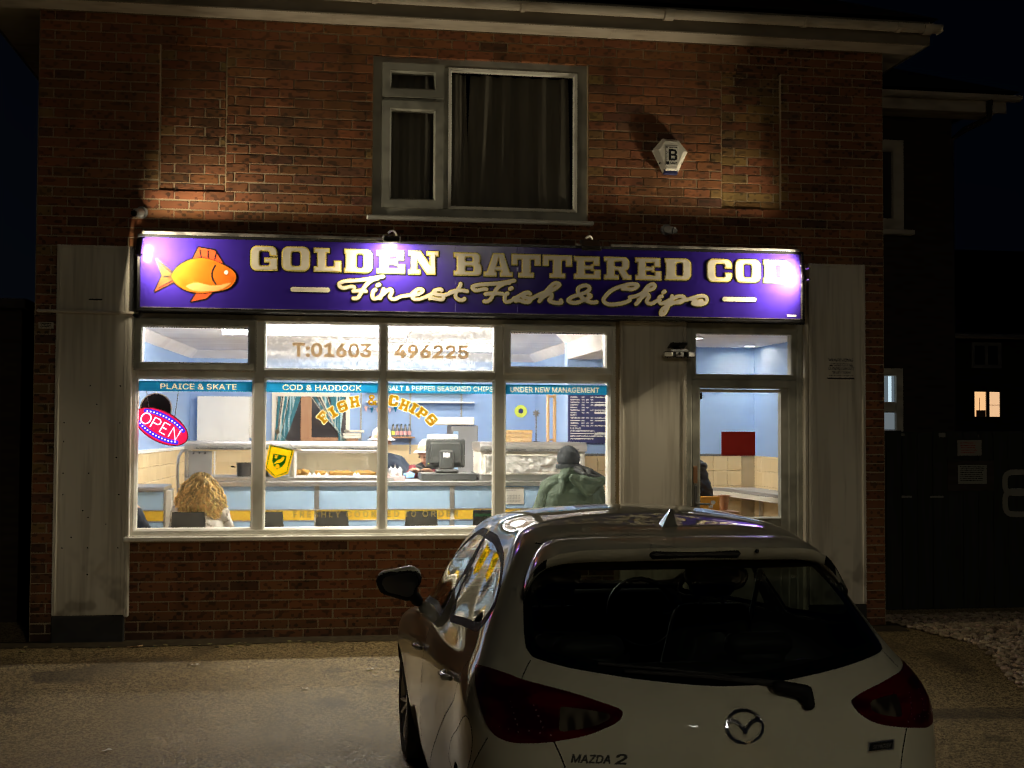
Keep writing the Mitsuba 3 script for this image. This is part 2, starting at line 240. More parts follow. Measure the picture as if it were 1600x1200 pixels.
litter(2.72, -1.02, .11, .03, .2, "torn white paper scrap lying beside the car mirror shadow"); litter(2.50, -.98, .05, .02, .5, "tiny pale scrap left of the torn white paper")
litter(2.05, -1.35, .04, .02, .1, "lone pale scrap on the open asphalt in front of the window"); litter(.80, -.22, .12, .015, .6, "thin pale stick lying below the left pilaster", "m_palewood")
litter(1.28, -.78, .05, .02, .3, "small pale scrap on the asphalt in front of the left window"); litter(.95, -2.5, .06, .03, .9, "pale scrap near the lower left corner of the picture")
# gravel bed on the right
GP = Polygon([(6.95, .45), (7.0, -.2), (7.25, -.8), (7.0, -1.75), (7.6, -2.6), (12, -4.5), (14, .6)])
v, f = extrude(GP, .03); v[:, 2] += gz(v[:, 0], v[:, 1]) - .01
put(None, "gravel_bed", (v, f), "m_stone_ground"); tag("gravel_bed", kind="structure")
def gxy(r):
    while True:
        x, y = r.uniform(6.9, 9.6), r.uniform(-3.0, .6)
        if contains_xy(GP.buffer(.06), x, y): return x, y
v, f, c = scatter(9000, gxy, lambda r: .011 + .013 * r.random(), flat=.7, seed=5, tone=((.22, .16, .11), (.66, .52, .38)), zf=lambda x, y: gz(x, y) + .015)
put(None, "gravel", (v, f), "m_vcol", False, c); tag("gravel", "loose reddish brown gravel beside the tarmac in front of the dark fence", "gravel", kind="stuff")

# ------------------------------------------------------------------ the shop building
B = thing("shop_building", "two storey brick chip shop with lit shop window, white pilasters and one dark upstairs window", "building")
WT = 4.81
# openings: shop window, door, upper window, blocked recesses
def holes(x, z): return False
UPW, SHW, DOOR = (2.53, 4.262, 3.30, 4.60), (.70, 4.495, .775, 2.50), (5.09, 6.07, -.1, 2.50)
PANS = [(.896, 1.396, 3.437, 4.615), (5.388, 5.895, 3.437, 4.615)]
wall2d = sbox(0, -.1, 6.795, WT)
for q in (UPW, SHW, DOOR): wall2d = wall2d.difference(sbox(q[0], q[2], q[1], q[3]))
for q in PANS: wall2d = wall2d.difference(sbox(q[0], q[2], q[1], q[3]))
put(B, "wall", onwall(extrude(wall2d, .2172), .222), "m_mortar")
for q in PANS: put(B, "wall_recess", onwall(extrude(sbox(q[0], q[2], q[1], q[3]), .199), .222), "m_mortar")
put(B, "side_wall", [box(0, .22, .222, 8, -.1, WT), box(6.575, 6.795, .222, 8, -.1, WT), box(.22, 6.575, 7.8, 8, -.1, WT)], "m_farbrick")
bricks = []   # (x0,x1,z0,z1,yface,dark)
def course(x0, x1, z, yf, phase, region=None, kind=0):
    L = .225; k0 = math.floor((x0 - phase) / L) - 1; cuts = [x0]
    for k in range(k0, k0 + int((x1 - x0) / L) + 4):
        c = phase + k * L
        if x0 + .045 < c < x1 - .045: cuts.append(c)
    cuts.append(x1)
    for a, b in zip(cuts, cuts[1:]): bricks.append((a + .005, b - .005, z + .005, z + .07, yf, kind))
def spans(z):
    s = [(0.0, 6.795)]
    def cut(a, b):
        nonlocal s
        s = [q for p in s for q in ((p[0], min(p[1], a)), (max(p[0], b), p[1])) if q[1] - q[0] > .03]
    zc = z + .037
    for q in (UPW, *PANS):
        if q[2] < zc < q[3]: cut(q[0], q[1])
    if zc < .77: cut(4.49, 6.6); cut(0.167, .69)
    elif zc < 2.50: cut(.167, 6.60)
    elif zc < 3.0: cut(.167, 6.60)
    return s
for k in range(64):
    z = .004 + .075 * k
    if z + .07 > WT: break
    off = (.1125 if k % 2 else 0.0)
    for a, b in spans(z): course(a, b, z, 0.0, off)
for q, kind in zip(PANS, (1, 2)):
    for k in range(16):
        z = q[2] + .003 + .0735 * k
        course(q[0] + .003, q[1] - .003, z, .018, q[0] + (.0 if k % 2 else .1125), kind=kind)
def brick_mesh(b):
    x0, x1, z0, z1, yf, kd = b; j = rng.normal(0, .0012, 4); y = yf + rng.normal(0, .0009)
    v, f = cbox(x0 + j[0], x1 + j[1], y, yf + .05, z0 + j[2], z1 + j[3], .0025); v = v + rng.normal(0, .0006, v.shape)
    t = rng.random(); base = np.array((.305, .122, .056)) * (.78 + .42 * t)
    if rng.random() < .08: base = np.array((.19, .09, .055)) * (.7 + .6 * rng.random())
    if kd == 2 and rng.random() < .5: base = np.array((.34, .20, .075)) * (.7 + .5 * rng.random())
    if kd == 1: base = np.array((.27, .11, .05)) * (.75 + .4 * t)
    if (b[1] - b[0]) < .125 and rng.random() < .35: base = np.array((.33, .20, .08)) * (.8 + .3 * rng.random())
    return v, f, base * (.93 + .14 * rng.random(3))
def score(b):
    z = b[2]
    if b[0] < 4.2 and z < .77 and b[0] > .6: return 3 + b[0] * .1
    if b[0] > 4.2 and z < .77: return 0
    return 2 - abs(z - 3.45) - .05 * abs(b[0] - 3.4) - .8 * (b[0] < .9 or b[0] > 5.9) - 3 * (z < 3.2)
order = sorted(range(len(bricks)), key=lambda i: -score(bricks[i])); single = set(order[:298]); restV, restF, restC, n = [], [], [], 0
for i, b in enumerate(bricks):
    v, f, c = brick_mesh(b)
    if i in single: put(f"{B}__wall", "brick", (v, f), "m_brick", False, c)
    else: restV.append(v); restF.append(f + n); restC.append(np.repeat([c], len(v), 0)); n += len(v)
tag(put(f"{B}__wall", "far_bricks", (np.vstack(restV), np.vstack(restF)), "m_brick", False, np.vstack(restC)), kind="stuff")
# eaves: soffit, fascia, gutter with brackets, roof
SX0, SX1, SY = -.42, 7.06, -.26
put(B, "soffit", [box(SX0, SX1, SY, .0, WT, WT + .02), box(SX0, 0, 0, 8, WT, WT + .02), box(6.795, SX1, 0, 8, WT, WT + .02)], "m_gutter")
put(B, "fascia", [cbox(SX0 - .02, SX1 + .02, SY - .024, SY, WT - .006, WT + .19), cbox(SX1, SX1 + .022, SY + .001, 8, WT - .006, WT + .19), cbox(SX0 - .022, SX0, SY + .001, 8, WT - .006, WT + .19)], "m_fascia")
g = np.linspace(math.pi, 2 * math.pi, 13); gl = [[(x, SY - .085 + .057 * math.cos(q), WT + .130 + .057 * math.sin(q)) for q in g] for x in (-.6, 1.2, 3.0, 4.9, 7.13)]
gu = put(B, "gutter", [rings([l + [(p[0], SY - .085 + .051 * math.cos(q), WT + .132 + .051 * math.sin(q)) for p, q in zip(l[::-1], g[::-1])] for l in gl]), box(7.13, 7.136, SY - .142, SY - .028, WT + .075, WT + .132)], "m_gutter", 40)
for x in (.2, 1.35, 2.5, 3.65, 4.8, 5.95, 6.75, 6.98):
    rr = .066 if x not in (4.8, 6.98) else .070; w2 = .032 if rr < .068 else .075
    put(gu, "bracket", rings([[(xx, SY - .085 + r_ * math.cos(q), WT + .130 + r_ * math.sin(q)) for q in g for r_ in (rr,)] + [(xx, SY - .085 + .058 * math.cos(q), WT + .130 + .058 * math.sin(q)) for q in g[::-1]] for xx in (x, x + w2)]), "m_gutter", 40)
for x in (2.2, 4.42): put(B, "soffit_joint", box(x, x + .03, SY, -.002, WT - .004, WT), "m_gutter")
put(B, "roof", (np.array([[SX0 - .05, SY - .08, WT + .20], [SX1 + .07, SY - .08, WT + .20], [SX1 + .07, 8.4, WT + .20], [SX0 - .05, 8.4, WT + .20], [2.8, 3.6, 7.0], [3.9, 3.6, 7.0]]), np.array([[0, 1, 5], [0, 5, 4], [1, 2, 5], [2, 3, 4], [2, 4, 5], [3, 0, 4]])), "m_roof")
# upper window
def pane_frame(parent, x0, x1, z0, z1, yf, depth, w, mat, sub="frame", bead=.012):
    return put(parent, sub, ringframe(x0, x1, z0, z1, [(0, yf + depth), (0, yf), (w - bead, yf), (w, yf + bead * 1.2), (w, yf + depth)]), mat)
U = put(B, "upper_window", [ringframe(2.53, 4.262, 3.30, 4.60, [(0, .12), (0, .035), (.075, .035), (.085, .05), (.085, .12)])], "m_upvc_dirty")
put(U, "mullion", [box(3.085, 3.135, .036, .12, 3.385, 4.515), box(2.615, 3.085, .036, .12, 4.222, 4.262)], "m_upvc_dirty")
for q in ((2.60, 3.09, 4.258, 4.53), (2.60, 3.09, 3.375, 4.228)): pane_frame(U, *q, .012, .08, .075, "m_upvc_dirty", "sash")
put(U, "bead", ringframe(3.13, 4.18, 3.383, 4.517, [(0, .08), (0, .03), (.022, .04), (.03, .075)]), "m_upvc")
put(U, "pane", sheet(2.66, 3.04, 3.43, 4.17, .06), "m_pane"); put(U, "pane", sheet(2.66, 3.04, 4.32, 4.47, .06), "m_pane"); put(U, "pane", sheet(3.15, 4.16, 3.40, 4.50, .07), "m_pane")
put(B, "upper_sill", cbox(2.485, 4.305, -.055, .04, 3.268, 3.302, .008), "m_upvc")
put(B, "upper_room", [box(2.4, 4.4, 1.6, 1.62, 3.2, 4.75), box(2.38, 2.4, .23, 1.6, 3.2, 4.75), box(4.4, 4.42, .23, 1.6, 3.2, 4.75), box(2.38, 4.42, .23, 1.62, 4.75, 4.77), box(2.38, 4.42, .23, 1.62, 3.18, 3.2)], "m_blackmatt")
def drape(x0, x1, z0, z1, y, amp, waves, pinch=0, seed=0):
    def P(u, v):
        x = x0 + (x1 - x0) * u; e = pinch * (1 - v)
        return np.stack([x + e * (u - .5), y + amp * np.sin(u * waves * 6.28 + .6 * np.sin(v * 3 + seed)) + amp * .4 * np.sin(u * waves * 14 + seed), z0 + (z1 - z0) * v], -1)
    return wallgrid(P, 90)
t = thing("curtain", "dark brown full length curtain behind the big upstairs pane", "curtain"); put(t, "cloth", drape(3.32, 4.13, 3.33, 4.50, .17, .022, 5, .08, 1), "m_darkcurtain", True)
t = thing("curtain", "narrow dark curtain strip left of the gap in the big upstairs pane", "curtain"); put(t, "cloth", drape(3.12, 3.285, 3.33, 4.50, .17, .018, 1.5, .06, 2), "m_darkcurtain", True)
t = thing("curtain", "dark curtain behind the two small left upstairs panes", "curtain"); put(t, "cloth", drape(2.58, 3.11, 3.33, 4.52, .18, .02, 4, 0, 3), "m_darkcurtain", True)
# pilasters and frontage boards
def pilaster(x0, x1, z0, z1, yf, studs=False):
    p = put(B, "pilaster", [cbox(x0, x1, yf, .03, z0, z1, .004)], "m_board")
    put(p, "edge_trim", [cbox(x0 - .006, x0 + .022, yf - .012, yf + .02, z0 + .002, z1 + .006, .004), cbox(x1 - .022, x1 + .006, yf - .012, yf + .02, z0 + .002, z1 + .006, .004), cbox(x0 + .022, x1 - .022, yf - .011, yf + .02, z1 - .02, z1 + .005, .004)], "m_board")
    return p
p = pilaster(.172, .685, .215, 3.0, -.045); r = np.random.default_rng(4)
put(p, "screw", [cyl((x, -.047, z), (x, -.044, z), .0055, n=8) for z in (.52, .72, .95, 1.12, 1.28, 1.52, 1.66, 1.94) for x in (.235, .42, .64) if r.random() < .8] + [cyl((x, -.047, z), (x, -.044, z), .006, n=8) for z, x in ((.8, .3), (.9, .55), (1.0, .38), (1.4, .62), (1.8, .47))], "m_blackmatt", 40)
put(p, "batten", [cbox(.40, .50, -.053, -.045, 2.588, 2.598, .002)], "m_blackmatt")
put(B, "plinth", cbox(.165, .69, -.05, .03, -.02, .212, .006), "m_plinth"); put(B, "down_post", cbox(.688, .722, -.065, .03, .20, 2.50, .006), "m_board")
pilaster(6.12, 6.60, .2, 3.0, -.045); pilaster(4.53, 5.07, .0, 2.502, -.03)
put(B, "plinth", cbox(6.10, 6.61, -.05, .03, -.02, .196, .006), "m_plinth")
put(B, "sign_backing", box(.69, 6.10, .0, .03, 2.501, 3.02), "m_blackmatt")
# shop window: outer frame, mullions, transom, sashes, panes
W = put(B, "shop_window", ringframe(.705, 4.492, .80, 2.497, [(0, .13), (0, -.012), (.04, -.012), (.05, .0), (.05, .13)]), "m_upvc")
for x in (1.67, 2.626, 3.549): put(W, "mullion", cbox(x - .042 if x != 2.626 else x - .028, x + .042 if x != 2.626 else x + .028, -.008, .12, .848, 2.45, .007), "m_upvc")
bays = [(.755, 1.628), (1.712, 2.598), (2.654, 3.507), (3.591, 4.442)]
for a, b in bays: put(W, "transom", cbox(a - .004, b + .004, -.005, .12, 2.012, 2.082, .008), "m_upvc")
for (a, b), open_ in zip(bays, (1, 0, 0, 1)):
    if open_:
        k = put(W, "top_sash", ringframe(a - .02, b + .02, 2.062, 2.462, [(0, .05), (0, -.045), (.012, -.052), (.05, -.052), (.062, -.036), (.062, .05)]), "m_upvc_dirty" if a < 1 else "m_upvc")
        put(k, "gasket", ringframe(a + .036, b - .036, 2.118, 2.406, [(0, .02), (.006, -.02), (.012, .02)]), "m_black"); put(k, "pane", sheet(a + .04, b - .04, 2.12, 2.402, .02), "m_pane")
    else:
        put(W, "pane", sheet(a, b, 2.082, 2.448, .03), "m_frosted"); put(W, "bead", ringframe(a, b, 2.082, 2.448, [(0, .0), (.006, .008), (.012, .03)]), "m_upvc")
    put(W, "pane", sheet(a, b, .848, 2.012, .03), "m_pane"); put(W, "bead", ringframe(a, b, .848, 2.012, [(0, .0), (.007, .008), (.014, .03)]), "m_upvc")
put(B, "shop_sill", [cbox(.68, 4.51, -.085, .05, .766, .80, .006), cbox(.685, 4.505, -.03, .02, .80, .812, .004)], "m_upvc")
# vinyl on the glass
for (a, b), txt, (x0, x1) in zip(bays, ("PLAICE & SKATE", "COD & HADDOCK", "SALT & PEPPER SEASONED CHIPS", "UNDER NEW MANAGEMENT"), ((.925, 1.50), (1.848, 2.458), (2.662, 3.50), (3.64, 4.366))):
    wp = wordpoly(txt, x0, x1, 1.921 if "SALT" not in txt else 1.924, 1.966)
    def flat(poly, y): v, f = onwall(extrude(poly, .001), y); f = f[(np.abs(v[f][:, :, 1] - (y - .001)) < 1e-6).all(1)]; return v, f
    k = put(W, "window_banner", flat(sbox(a + .012, 1.907, b - .012, 1.983).difference(wp), .0285), "m_teal"); put(k, "lettering", flat(wp, .0285), "m_tan")
put(W, "phone_lettering", flat(wordpoly("T:01603", 1.925, 2.53, 2.186, 2.292).buffer(.003), .0285), "m_phone"); put(W, "phone_lettering", flat(wordpoly("496225", 2.715, 3.30, 2.186, 2.288).buffer(.003), .0285), "m_phone")
for txt, x0, x1 in (("F R E S H L Y", 1.94, 2.303), ("C O O K", 2.348, 2.582), ("E D", 2.664, 2.762), ("T O", 2.803, 2.893), ("O R D E R", 2.944, 3.227)): put(W, "slogan_lettering", flat(wordpoly(txt, x0, x1, .933, .983), .0285), "m_slogan")

# ------------------------------------------------------------------ slab letters
def slab(ch):
    R = lambda x0, x1, z0, z1: sbox(x0, z0, x1, z1)
    def rr(x0, x1, z0, z1, r): return sbox(x0 + r, z0 + r, x1 - r, z1 - r).buffer(r)
    U_ = unary_union
    if ch == "E": return U_([R(.12, .48, 0, 1), R(0, 1.12, .78, 1), R(.84, 1.12, .60, 1), R(0, 1.17, 0, .22), R(.88, 1.17, 0, .41), R(.4, .86, .41, .60), R(.74, .86, .36, .65)])
    if ch == "F": return U_([R(.12, .46, 0, 1), R(0, 1.1, .78, 1), R(.84, 1.1, .58, 1), R(0, .66, 0, .2), R(.4, .84, .40, .58)])
    if ch == "L": return U_([R(.13, .50, 0, 1), R(0, .64, .8, 1), R(0, 1.12, 0, .22), R(.82, 1.12, 0, .47)])
    if ch == "T": return U_([R(0, 1.2, .77, 1), R(0, .25, .52, 1), R(.95, 1.2, .52, 1), R(.42, .78, 0, 1), R(.28, .92, 0, .2)])
    if ch == "N": return U_([R(.12, .38, 0, 1), R(.92, 1.18, 0, 1), Polygon([(.12, 1), (.52, 1), (1.18, .12), (1.18, 0), (.80, 0)]), R(0, .52, 0, .2), R(0, .45, .8, 1), R(.78, 1.3, .8, 1)])
    if ch == "H": return U_([R(.1, .42, 0, 1), R(.78, 1.1, 0, 1), R(.3, .9, .4, .6), R(0, .52, 0, .18), R(0, .52, .82, 1), R(.68, 1.2, 0, .18), R(.68, 1.2, .82, 1)])
    if ch == "I": return U_([R(.15, .5, 0, 1), R(0, .65, 0, .2), R(0, .65, .8, 1)])
    if ch in "DO":
        o = rr(.05 if ch == "D" else 0, 1.15, 0, 1, .27)
        if ch == "D": o = U_([o, R(.05, .5, 0, 1), R(0, .6, 0, .2), R(0, .6, .8, 1)]).difference(rr(.50, .78, .2, .8, .09))
        else: o = o.difference(rr(.39, .76, .2, .8, .1))
        return o
    if ch in "CG":
        o = rr(0, 1.12, 0, 1, .27).difference(rr(.38, .80, .2, .8, .1)).difference(R(.6, 1.3, .40 if ch == "C" else .53, .62))
        if ch == "G": o = U_([o, R(.58, 1.14, .34, .53), R(.80, 1.14, .02, .5)])
        return U_([o, R(.84, 1.12, .60, .74)])
    if ch == "B": return U_([R(.12, .5, 0, 1), R(0, .7, 0, .2), R(0, .7, .8, 1), rr(.3, 1.10, .47, 1, .2), rr(.3, 1.17, 0, .56, .2)]).difference(rr(.48, .78, .62, .82, .05)).difference(rr(.48, .82, .19, .42, .05))
    if ch in "RP":
        o = U_([R(.12, .48, 0, 1), R(0, .66, 0, .2), R(0, .7, .8, 1), rr(.3, 1.12, .40, 1, .22)])
        if ch == "R": o = U_([o, Polygon([(.55, .5), (.9, .5), (1.1, .2), (1.22, .2), (1.22, 0), (.84, 0), (.62, .40)])])
        return o.difference(rr(.47, .80, .57, .81, .06))
    if ch == "A": return U_([Polygon([(.10, .1), (.40, 1), (.86, 1), (1.16, .1), (.80, .1), (.76, .26), (.50, .26), (.46, .1)]), R(0, .56, 0, .2), R(.70, 1.26, 0, .2)]).difference(Polygon([(.545, .44), (.72, .44), (.635, .76)]))
    if ch == "S":
        o = rr(0, 1.0, 0, 1, .24).difference(rr(.32, 1.2, .60, .80, .07)).difference(rr(-.2, .68, .20, .40, .07))
        return U_([o, R(.72, 1.0, .62, .76), R(0, .28, .24, .38)])
    return None
def fit(poly, x0, x1, z0, z1):
    a, b, c, d = poly.bounds; return affinity.translate(affinity.scale(poly, (x1 - x0) / (c - a), (z1 - z0) / (d - b), origin=(a, b)), x0 - a, z0 - b)
# arched FISH & CHIPS on the glass
for ch, x, z, ang in [('F', 2.163, 1.713, 47), ('I', 2.237, 1.753, 33), ('S', 2.311, 1.799, 22), ('H', 2.405, 1.835, 10), ('&', 2.545, 1.851, 0), ('C', 2.71, 1.847, -8), ('H', 2.796, 1.812, -20), ('I', 2.867, 1.788, -33), ('P', 2.933, 1.748, -38), ('S', 3.009, 1.698, -48)]:
    if ch == "&":
        put(W, "arch_lettering", flat(wordpoly("&", x - .035, x + .035, z - .042, z + .042), .0285), "m_goldvinyl"); continue
    w = .05 if ch == "I" else .074; g2 = affinity.rotate(fit(slab(ch), x - w / 2, x + w / 2, z - .042, z + .042), ang, origin=(x, z))
    k = put(W, "arch_lettering", flat(g2, .0285), "m_goldvinyl"); put(k, "outline", flat(g2.buffer(.006).difference(g2), .0285), "m_creamvinyl")

# ------------------------------------------------------------------ the fascia sign
S = thing("shop_sign", "long purple shop sign with cream slab lettering and an orange fish above the shop window", "sign")
x0, x1, z0, z1, yf = .775, 6.0, 2.505, 3.075, -.22
put(S, "box", [box(x0 + .01, x1 - .01, yf + .012, -.002, z0 + .01, z1 - .01)], "m_blackmatt")
put(S, "frame", ringframe(x0, x1, z0, z1, [(0, -.005), (0, yf - .008), (.020, yf - .008), (.024, yf + .01)]), "m_black")
put(S, "top_rail", cbox(x0 + .03, 2.63, yf - .014, yf + .05, z1 + .0, z1 + .026, .004), "m_alu"); put(S, "top_rail", cbox(4.4, x1 - .03, yf - .014, yf + .05, z1 + .0, z1 + .022, .004), "m_alu")
put(S, "end_trim", cbox(x1 - .022, x1 - .012, yf - .014, yf + .01, z0 + .02, z1 - .02, .002), "m_alu"); put(S, "bottom_trim", box(x0 + .03, x1 - .03, yf - .011, yf - .002, z0 + .019, z0 + .025), "m_alu")
fx = [x0 + .022, 3.166, 3.655, x1 - .022]
for a, b in zip(fx, fx[1:]): put(S, "face_panel", cbox(a + .0012, b - .0012, yf, yf + .012, z0 + .022, z1 - .022, .0012), "m_signblue")
YL = yf
for ch, a, b, c, d in [('G', 1.6, 2.818, 1.81, 3.011), ('O', 1.834, 2.82, 2.052, 3.012), ('L', 2.076, 2.82, 2.29, 3.007), ('D', 2.305, 2.817, 2.527, 3.005), ('E', 2.554, 2.817, 2.777, 3.001), ('N', 2.796, 2.816, 3.037, 3.004), ('B', 3.15, 2.816, 3.375, 2.999), ('A', 3.385, 2.814, 3.619, 3.001), ('T', 3.603, 2.812, 3.84, 3.0), ('T', 3.85, 2.813, 4.091, 2.999), ('E', 4.101, 2.812, 4.321, 2.995), ('R', 4.343, 2.813, 4.571, 2.996), ('E', 4.596, 2.813, 4.816, 2.996), ('D', 4.836, 2.818, 5.061, 2.997), ('C', 5.185, 2.812, 5.401, 3.001), ('O', 5.418, 2.814, 5.64, 3.005), ('D', 5.656, 2.815, 5.892, 3.005)]:
    g2 = fit(slab(ch), a + .003, c - .003, b + .003, d - .003)
    k = put(S, "letter", onwall(extrude(g2.buffer(-.007, join_style=2), .003), YL - .004), "m_lettercream")
    put(k, "gold_edge", onwall(extrude(g2.buffer(.002), .002), YL - .002), "m_lettergold"); put(k, "dark_edge", onwall(extrude(affinity.translate(g2.buffer(.009), .002, -.003), .002), YL), "m_letterblack")
SCRIPT = [
[(2.385,2.709),(2.326,2.703),(2.285,2.706),(2.270,2.727),(2.298,2.748),(2.371,2.758),(2.461,2.768),(2.540,2.783),(2.606,2.796)],
[(2.565,2.779),(2.512,2.759),(2.471,2.721),(2.437,2.663),(2.412,2.627),(2.381,2.622)],
[(2.379,2.677),(2.428,2.682),(2.475,2.679)],[(2.563,2.726),(2.577,2.733)],[(2.548,2.692),(2.525,2.648),(2.532,2.625),(2.559,2.626),(2.592,2.654)],[(2.611,2.698),(2.585,2.626)],
[(2.592,2.649),(2.634,2.682),(2.671,2.694),(2.675,2.676),(2.659,2.641),(2.678,2.623),(2.717,2.631),(2.757,2.646)],
[(2.757,2.646),(2.826,2.654),(2.894,2.673),(2.914,2.693),(2.894,2.705),(2.855,2.689),(2.828,2.656),(2.839,2.631),(2.894,2.629),(2.951,2.652),(3.009,2.683)],
[(3.060,2.700),(3.020,2.702),(2.997,2.685),(3.020,2.665),(3.069,2.659),(3.073,2.638),(3.032,2.628),(2.969,2.634)],[(3.069,2.659),(3.124,2.677),(3.158,2.693)],
[(3.207,2.752),(3.181,2.702),(3.168,2.655),(3.184,2.634),(3.237,2.637)],[(3.124,2.685),(3.170,2.698),(3.258,2.695)],
[(3.408,2.715),(3.353,2.707),(3.310,2.711),(3.299,2.727),(3.330,2.744),(3.417,2.755),(3.510,2.764),(3.580,2.777),(3.627,2.787)],
[(3.590,2.770),(3.534,2.755),(3.492,2.722),(3.458,2.666),(3.432,2.628),(3.394,2.620)],[(3.403,2.677),(3.464,2.684),(3.536,2.681)],[(3.595,2.722),(3.609,2.729)],
[(3.576,2.686),(3.553,2.644),(3.560,2.624),(3.587,2.622),(3.628,2.650)],[(3.628,2.650),(3.692,2.682),(3.745,2.692),(3.754,2.686)],
[(3.745,2.692),(3.705,2.680),(3.695,2.666),(3.727,2.655),(3.759,2.646),(3.752,2.630),(3.704,2.624),(3.642,2.628)],[(3.759,2.646),(3.815,2.675),(3.862,2.697)],
[(3.821,2.671),(3.898,2.707),(3.969,2.744),(3.987,2.765),(3.966,2.776),(3.931,2.761),(3.880,2.707),(3.830,2.631)],
[(3.851,2.660),(3.893,2.684),(3.924,2.687),(3.926,2.668),(3.907,2.642),(3.929,2.626),(4.000,2.639)],
[(4.287,2.633),(4.230,2.632),(4.177,2.659),(4.141,2.701),(4.137,2.736),(4.170,2.757),(4.216,2.758),(4.230,2.740),(4.200,2.709),(4.135,2.684),(4.078,2.662),(4.059,2.640),(4.087,2.625),(4.147,2.631),(4.206,2.657),(4.240,2.679),(4.221,2.691)],
[(4.498,2.741),(4.554,2.740),(4.604,2.753),(4.621,2.772),(4.590,2.781),(4.505,2.767),(4.421,2.736),(4.359,2.682),(4.342,2.644),(4.364,2.623),(4.434,2.617),(4.506,2.631),(4.556,2.653)],
[(4.556,2.676),(4.638,2.702),(4.717,2.739),(4.759,2.768),(4.754,2.782),(4.723,2.779),(4.677,2.735),(4.604,2.623)],
[(4.626,2.659),(4.674,2.690),(4.708,2.698),(4.711,2.682),(4.691,2.646),(4.708,2.630),(4.747,2.635),(4.801,2.658)],[(4.827,2.720),(4.841,2.729)],[(4.817,2.689),(4.793,2.648),(4.803,2.634),(4.832,2.635),(4.886,2.664)],
[(4.901,2.693),(4.880,2.635),(4.854,2.577),(4.830,2.546),(4.811,2.542),(4.809,2.563),(4.838,2.600),(4.897,2.631),(4.957,2.652),(4.996,2.664)],
[(4.897,2.664),(4.937,2.686),(4.976,2.692),(5.002,2.683),(4.994,2.660),(4.957,2.642),(4.915,2.639)],
[(4.996,2.664),(5.056,2.675),(5.105,2.691),(5.155,2.698),(5.187,2.683),(5.185,2.656),(5.145,2.632),(5.095,2.628),(5.070,2.637)],[(5.066,2.667),(5.105,2.655),(5.147,2.661)]]
for idx in (range(0, 12), range(12, 22), range(22, 23), range(23, 32)):
    L = unary_union([LineString(curve(SCRIPT[q], 6)).buffer(.0168) for q in idx])
    k = put(S, "script_lettering", onwall(extrude(L.buffer(-.0045), .003), YL - .004), "m_lettercream"); put(k, "gold_edge", onwall(extrude(L, .002), YL - .002), "m_lettergold")
    put(k, "dark_edge", onwall(extrude(affinity.translate(L.buffer(.008), .003, -.003), .002), YL), "m_letterblack")
for a, b, c, d in ((1.905, 2.683, 2.203, 2.683), (5.318, 2.677, 5.602, 2.677)):
    L = LineString([(a + .018, b), (c - .018, d)]).buffer(.0185); k = put(S, "dash", onwall(extrude(L, .003), YL - .002), "m_lettercream"); put(k, "dark_edge", onwall(extrude(L.buffer(.005), .002), YL), "m_letterblack")
# a plain orange fish, flat print on the face
def fishpoly(pts, n=10): return Polygon(curve(pts + [pts[0]], n)).buffer(0)
body = fishpoly([(1.02, 2.76), (1.10, 2.86), (1.25, 2.905), (1.40, 2.86), (1.50, 2.775), (1.47, 2.70), (1.36, 2.655), (1.22, 2.64), (1.09, 2.68)], 8)
tail = Polygon([(1.07, 2.76), (.915, 2.885), (.955, 2.765), (.905, 2.645), (1.06, 2.73)]); fin = Polygon([(1.17, 2.88), (1.22, 2.985), (1.34, 2.965), (1.40, 2.87), (1.30, 2.86)]); fin2 = Polygon([(1.22, 2.66), (1.17, 2.575), (1.28, 2.60), (1.34, 2.66)])
belly = fishpoly([(1.13, 2.69), (1.24, 2.715), (1.36, 2.70), (1.46, 2.72), (1.40, 2.675), (1.30, 2.655), (1.2, 2.655)], 6)
al = unary_union([body, tail, fin, fin2]); k = put(S, "fish_emblem", onwall(extrude(body, .002), YL - .004), "m_fishorange")
[put(k, nm, onwall(extrude(q.difference(body.buffer(.005)), .002), YL - .002), "m_fishred") for nm, q in (("tail", tail), ("fin", fin), ("fin", fin2))]; put(k, "dark_edge", onwall(extrude(al.buffer(.010), .002), YL), "m_letterblack"); put(k, "belly", onwall(extrude(belly, .0012), YL - .006), "m_fishpale")
put(k, "eye", onwall(extrude(Point(1.425, 2.80).buffer(.016), .0014), YL - .006), "m_white"); put(k, "gill", onwall(extrude(LineString(curve([(1.345, 2.85), (1.32, 2.78), (1.35, 2.71)], 6)).buffer(.005), .0012), YL - .006), "m_letterblack")
put(k, "fin_ray", onwall(extrude(unary_union([LineString([(.94, 2.85), (1.05, 2.77)]), LineString([(.97, 2.76), (1.05, 2.755)]), LineString([(.93, 2.67), (1.05, 2.74)]), LineString([(1.23, 2.965), (1.24, 2.91)]), LineString([(1.29, 2.96), (1.29, 2.91)]), LineString([(1.35, 2.945), (1.34, 2.90)])]).buffer(.004), .0012), YL - .004), "m_letterblack")
put(S, "maker_label", box(5.86, 5.94, yf - .003, yf, 2.545, 2.562), "m_white")

